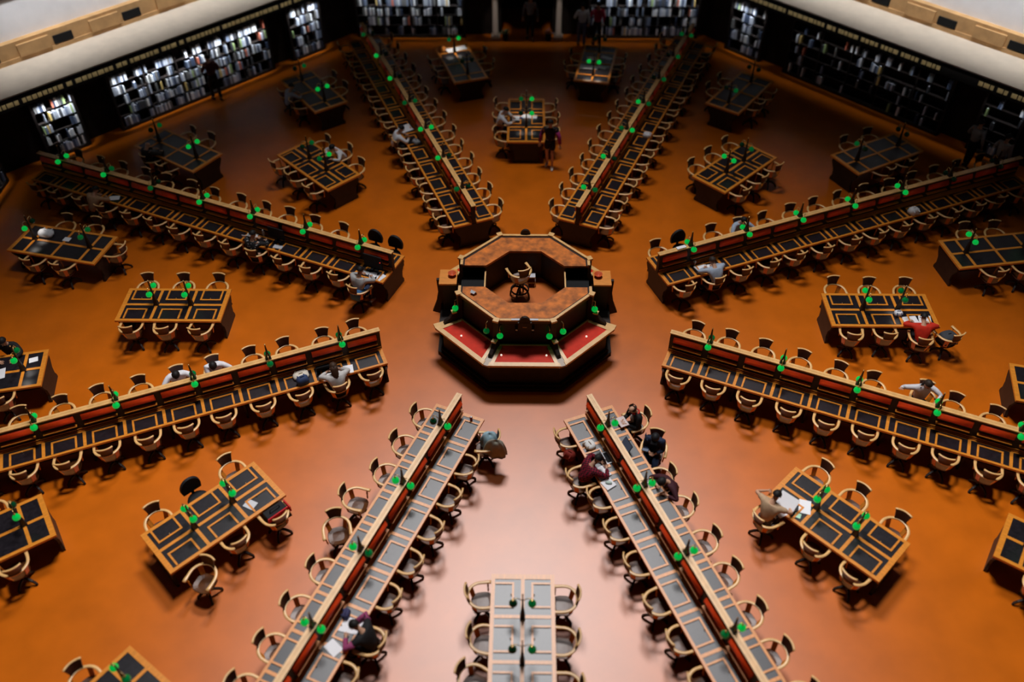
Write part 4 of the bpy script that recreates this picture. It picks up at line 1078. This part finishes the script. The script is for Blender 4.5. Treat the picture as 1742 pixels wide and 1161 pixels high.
# eight o'clock
laptop(S[202.5], 1.45, .25, 0, 'black laptop at the eight o\'clock desk, before the long-haired reader', 'black', 115)
sheet(S[202.5], .92, .44, .26, .26, -8, 'square white sheet to the right of the long-haired reader')
sheet(S[202.5], 1.12, .52, .22, .30, 12, 'white sheet under the arm of the long-haired reader')
sheet(S[202.5], 1.42, .52, .16, .24, -16, 'narrow white notebook left of the long-haired reader', 'notebook', th=.012)
bag(S[202.5], 1.98, .26, .7735, (.36, .26, .10), 4, 'cream canvas bag lying open on the eight o\'clock desk', (.66, .60, .50), (.25, .18, .1))
bag(S[202.5], 1.98, .48, .7735, (.28, .2, .2), 10, 'dark blue bag on the front edge of the eight o\'clock desk', (.03, .05, .12))
sheet(S[202.5], 4.45, -.42, .34, .26, 6, 'open book under the eyes of the outer reader in white', 'book', cloth((.45, .42, .42)), name='open_book', th=.02)
# ten o'clock
o = thing('monitor', 'black computer monitor on the inner end of the ten o\'clock desk', 'monitor', top3(S[157.5], .44, .24), R_(157.5)); part('base', MB().box(-.12, .12, -.07, .07, 0, .015), M['black'], o); part('stand', MB().box(-.03, .03, -.03, -.01, .015, .3), M['black'], o); sc_ = part('screen', MB().box(-.27, .27, -.01, .02, .12, .5), M['black'], o); part('standby_light', MB().ball((-.22, .024, .34), .012, 8, 5), M['redlight'], sc_)
sheet(S[157.5], .36, .45, .2, .28, 25, 'white sheet by the black monitor, the nearer of two')
sheet(S[157.5], .16, .42, .2, .26, -15, 'white sheet by the black monitor, nearer the desk end')
sheet(S[157.5], .62, .42, .26, .12, -5, 'grey keyboard under the black monitor', 'keyboard', 'silver', name='keyboard', th=.015)
laptop(S[157.5], 4.22, .42, 12, 'white tablet computer left of the person in black with white flecks', 'white', 120)
o = thing('monitor', 'black monitor third desk place from the centre, ten o\'clock desk', 'monitor', top3(S[157.5], 3.45, .22), R_(157.5)); part('base', MB().box(-.12, .12, -.07, .07, 0, .015), M['black'], o); part('stand', MB().box(-.03, .03, -.03, -.01, .015, .3), M['black'], o); part('screen', MB().box(-.25, .25, -.01, .02, .12, .46), M['black'], o)
sheet(S[157.5], 3.32, .42, .26, .14, 8, 'pale keyboard beside the black monitor, third place on ten o\'clock desk', 'keyboard', 'silver', name='keyboard', th=.015)
sheet(S[157.5], 8.95, .38, .3, .2, 30, 'white paper near the person in the tan top')
o = thing('water_bottle', 'clear bottle by the black monitor on the ten o\'clock desk', 'bottle', top3(S[157.5], 3.95, .16)); part('body', MB().lathe([(.03, 0), (.034, .02), (.034, .15), (.014, .19)], 12), cloth((.35, .3, .28), .2), o); part('cap', MB().lathe([(.015, .19), (.015, .215)], 12), M['white'], o)
# eleven o'clock
sheet(S[112.5], 5.35, .36, .40, .40, 10, 'large white paper left of the red panels on eleven o\'clock desk', curl=.03)
bag(S[112.5], 4.45, .30, .7735, (.26, .18, .12), 20, 'black and white bag on the eleven o\'clock desk', (.30, .30, .32), (.02, .02, .02))
# one o'clock
bag(S[67.5], 5.0, -.46, .7735, (.24, .22, .14), 0, 'small white bag on the right edge of one o\'clock desk', (.80, .78, .80))
# two o'clock
sheet(S[22.5], 1.14, -.36, .34, .34, 8, 'white papers spread before the person in pale blue', curl=.004)
sheet(S[22.5], 1.40, -.44, .24, .30, -14, 'white sheet at the elbow of the person in pale blue')
sheet(S[22.5], 1.62, -.50, .14, .14, 30, 'small folded white note beside the person in pale blue', th=.03)
cup(S[22.5], 1.02, -.14, 'paper cup with a white lid on the two o\'clock desk')
bag(S[22.5], 7.85, -.46, .7735, (.3, .24, .18), 0, 'white bag on the lower edge of two o\'clock desk', (.82, .80, .82))
sheet(S[22.5], .62, .0, .26, .10, 0, 'white booklet lying on the cap rail of two o\'clock desk', 'booklet', z=1.357, th=.03)
# tables
T = TM[225]
o = thing('duffel_bag', 'black bag with red trim on the chair at the lower left table', 'bag', top3(T, .38, .78, .50), R_(225))
part('pouch', MB().box(-.26, .26, -.15, .15, 0, .30, tx=.04, ty=.04), cloth(BK), o); part('trim', MB().box(-.262, .262, .10, .125, .14, .302, tx=.03, ty=.0), cloth((.55, .015, .02)), o)
part('trim', MB().box(-.29, -.262, -.12, .12, .10, .26), cloth((.55, .015, .02)), o); part('handle', MB().tube([(-.12, .0, .28), (-.1, 0, .38), (.1, 0, .38), (.12, 0, .28)], .012), cloth(BK), o)
sheet(T, .66, .30, .2, .24, 20, 'small silver-grey card on the lower left table', 'card', 'silver', th=.006)
T = TM[315]
p = T @ Vector((.42, -.40, .93)); o = part('broadsheet', MB().box(-.15, .0, -.2, .2, 0, .006).box(0, .15, -.2, .2, 0, .006), M['white'], None, None, p, R_(48)); o.rotation_euler = (0, R_(-35), R_(48)); tag(o, 'big white sheet held up by the person in beige', 'newspaper')
sheet(T, .70, -.14, .24, .34, 30, 'white paper on the lower right table beside the lamp')
sheet(T, .72, -.42, .12, .12, 20, 'pale green note on the lower right table', 'note', cloth((.45, .72, .52)))
sheet(T, .50, -.52, .14, .40, -15, 'long white sheet at the edge of the lower right table')
T = TM[0]
sheet(T, 1.98, -.38, .36, .28, 8, 'white paper before the reader in red'); sheet(T, 2.34, -.34, .3, .3, -10, 'white newspaper right of the reader in red', 'newspaper')
bag(T, 1.72, -.18, .7735, (.2, .16, .12), 0, 'white and dark blue bag left of the reader in red', (.62, .63, .68), NV)
p = T @ Vector((2.82, -.78, 0)); chair(p.x, p.y, R_(110), 'swivel chair holding dark coats beyond the reader in red', 'swivel chairs of the six-seat tables')
bag(T, 2.82, -.80, .475, (.42, .36, .26), 20, 'heap of dark grey coats on the chair beyond the reader in red', (.05, .055, .065), name='coat_heap')['category'] = 'coats'
T = TM[90]
sheet(T, 1.42, .33, .3, .24, 0, 'white paper on the left half of the upper middle table'); sheet(T, 1.52, .04, .24, .26, 8, 'white newspaper in the middle of the upper middle table', 'newspaper'); sheet(T, 1.50, -.22, .24, .26, -6, 'white newspaper right of the middle, upper middle table', 'newspaper')
sheet(T, 1.40, .17, .08, .1, 0, 'small blue book on the upper middle table', 'book', cloth((.02, .08, .30)), name='notebook', th=.02)
T = TO[79.0]
sheet(T, .95, .22, .26, .62, 3, 'long white newspaper on the left of the far table, right of doorway', 'newspaper', curl=.02); sheet(T, 1.05, -.22, .22, .30, -12, 'white newspaper on the right of the far table, right of doorway', 'newspaper', curl=.02); sheet(T, 1.62, .22, .24, .3, 10, 'white sheet beyond the lamp on the far table, right of doorway'); sheet(T, 1.75, -.30, .2, .4, -20, 'narrow white sheet at the far end of the far table, right of doorway')
T = TO[99.4]
sheet(T, 2.30, -.12, .30, .74, 6, 'white newspaper at the far end of the table left of doorway', 'newspaper', curl=.02); bag(T, 2.34, .42, .7735, (.26, .2, .2), 0, 'orange bag on the far table left of the doorway', (.62, .20, .03))
T = TO[169.3]
bag(T, 1.95, -.22, .7735, (.42, .26, .16), 0, 'white bag on the left outer table above the middle', (.80, .80, .84)); sheet(T, 1.30, -.18, .2, .16, 0, 'small grey paper on the left outer table above the middle')
T = TO[191.0]
sheet(T, 1.12, .05, .5, .34, 6, 'white newspaper on the left outer table below the middle', 'newspaper', curl=.02); sheet(T, .30, -.30, .2, .16, 10, 'grey-white paper at the inner end of the left outer table below the middle')
# planters by the doorway columns
for s, col in ((-1, (.42, .52, .30)), (1, (.55, .28, .32))):
    o = thing('potted_plant', 'small %s pot plant inside the %s column of the doorway' % ('pale green' if s < 0 else 'pinkish', 'left' if s < 0 else 'right'), 'plant', (s * .82, 15.92, 0), 0)
    part('pot', MB().lathe([(.09, 0), (.13, .24), (.14, .25), (.12, .25), (.11, .22)], 12), M['dark'], o)
    lf = MB(); rr = random.Random(s + 9)
    for k in range(26):
        a = rr.uniform(0, 2 * PI); e = rr.uniform(.25, 1.3); d_ = Vector((cos(a) * cos(e), sin(a) * cos(e), sin(e))) * rr.uniform(.16, .26); c = Vector((0, 0, .24)); sd = Vector((-sin(a), cos(a), 0)) * .03
        lf.add([c, c + d_ * .6 + sd, c + d_, c + d_ * .6 - sd, c + d_ * .6 + Vector((0, 0, .015))], [(0, 1, 4), (1, 2, 4), (2, 3, 4), (3, 0, 4)])
    part('foliage', lf, cloth(col), o)
#PEOPLE-END
# ------------------------------------------------------------------ light: the glazed dome high above, and added fill lights
wd = bpy.data.worlds.new('world'); sc.world = wd; wd.use_nodes = True
wd.node_tree.nodes['Background'].inputs['Color'].default_value = (0.75, 0.82, 1.0, 1)
wd.node_tree.nodes['Background'].inputs['Strength'].default_value = 0.008
def look(o, tgt):
    o.rotation_euler = (Vector(tgt) - o.location).to_track_quat('-Z', 'Y').to_euler()
for nm, loc, tgt, en, half_ in (('dome_skylight', (-2, 9, 31), (0, -4.85, 0), 13600, 29.4), ('dome_skylight', (2, 9, 31), (0, -4.85, 0), 13600, 29.4),
                                ('dome_glazing', (-2, -1.5, 31), (-11.2, -8.5, 0), 20500, 22.4), ('dome_glazing', (2, -1.5, 31), (11.2, -8.5, 0), 20500, 22.4)):
    sl = bpy.data.lights.new(nm, 'SPOT'); sl.energy = en; sl.shadow_soft_size = 2.2; sl.spot_size = R_(2 * half_); sl.spot_blend = 1.0; sl.color = (1.0, 0.98, 0.98)
    so = link(nm, sl, None, loc); look(so, tgt)
for ang, en1 in ((0, 105), (45, 135), (90, 135), (135, 135), (180, 105)):  # added fill lights that brighten the ledges and upper walls
    a = R_(ang)
    al = bpy.data.lights.new('ledge_fill', 'AREA'); al.shape = 'RECTANGLE'; al.size = 12; al.size_y = .6; al.energy = en1; al.color = (0.93, 0.97, 1.0); al.spread = R_(54)
    ao = link('ledge_fill', al, None, (16.4 * cos(a), 16.4 * sin(a), 8.0)); look(ao, (18.0 * cos(a), 18.0 * sin(a), 2.7))
for ang, en in ((45, 2.2), (135, 2.4), (90, 2.0)):      # added fill strip behind the drip edge brightens the gilded frieze
    T = wframe(ang); p = T @ Vector((0, -.145, 2.345)); q = T @ Vector((0, -.02, 2.14))
    al = bpy.data.lights.new('frieze_fill', 'AREA'); al.shape = 'RECTANGLE'; al.size = 12.6; al.size_y = .02; al.energy = en; al.color = (1.0, 0.93, 0.8); al.spread = R_(110)
    ao = link('frieze_fill', al, None, p)
    z = (p - q).normalized(); x = T.to_3x3() @ Vector((1, 0, 0)); y = z.cross(x)
    ao.matrix_world = Matrix(((x.x, y.x, z.x, p.x), (x.y, y.y, z.y, p.y), (x.z, y.z, z.z, p.z), (0, 0, 0, 1)))
for s in (-1, 1):                                      # added unseen spots that brighten the doorway columns
    sl = bpy.data.lights.new('column_fill', 'SPOT'); sl.energy = 80; sl.spot_size = R_(18); sl.spot_blend = .6; sl.shadow_soft_size = .05; sl.color = (1.0, .95, .9)
    so = link('column_fill', sl, None, (s * 1.2, AP - 1.9, 3.4)); look(so, (s * 1.2, AP - .1, .95))
for (T, x), en in (((TO[79.0], .48), 7), ((TO[99.4], 2.16), 5), ((TO[169.3], 2.16), 3), ((TM[90], .88), 2.2), ((TM[90], 1.76), 3), ((TO[191.0], .48), 2), ((TM[0], 1.76), 1.2)):   # bulbs of lit table lamps standing over papers
    for sd in (1, -1):
        sl = bpy.data.lights.new('lamp_bulb', 'SPOT'); sl.energy = en; sl.spot_size = R_(104); sl.spot_blend = .4; sl.shadow_soft_size = .03; sl.color = (1.0, .93, .85)
        so = link('lamp_bulb', sl, None, T @ Vector((x, sd * .172, 1.19))); so.rotation_euler = (0, 0, 0)
CASE_FILL = [23, 6, 6.5, 8.5, 8.5, 2.4, 4, .8, 6]
for (ang, t0, t1, nm), en in zip(CASES, CASE_FILL):     # added fill strips under the cornice to brighten the books
    T = wframe(ang); p = T @ Vector(((t0 + t1) / 2, -.15, 2.06)); q = T @ Vector(((t0 + t1) / 2, .30, .6))
    al = bpy.data.lights.new('shelf_fill', 'AREA'); al.shape = 'RECTANGLE'; al.size = (t1 - t0) * .96; al.size_y = .03; al.energy = en; al.color = (0.82, 0.91, 1.0); al.spread = R_(38)
    ao = link('shelf_fill', al, None, p)
    z = (p - q).normalized(); x = T.to_3x3() @ Vector((1, 0, 0)); y = z.cross(x)
    ao.matrix_world = Matrix(((x.x, y.x, z.x, p.x), (x.y, y.y, z.y, p.y), (x.z, y.z, z.z, p.z), (0, 0, 0, 1)))

vs = sc.view_settings
vs.view_transform = 'Standard'; vs.look = 'None'; vs.exposure = 0.0; vs.gamma = 1.0
sc.display_settings.display_device = 'sRGB'
try: vs.use_curve_mapping = False
except Exception: pass
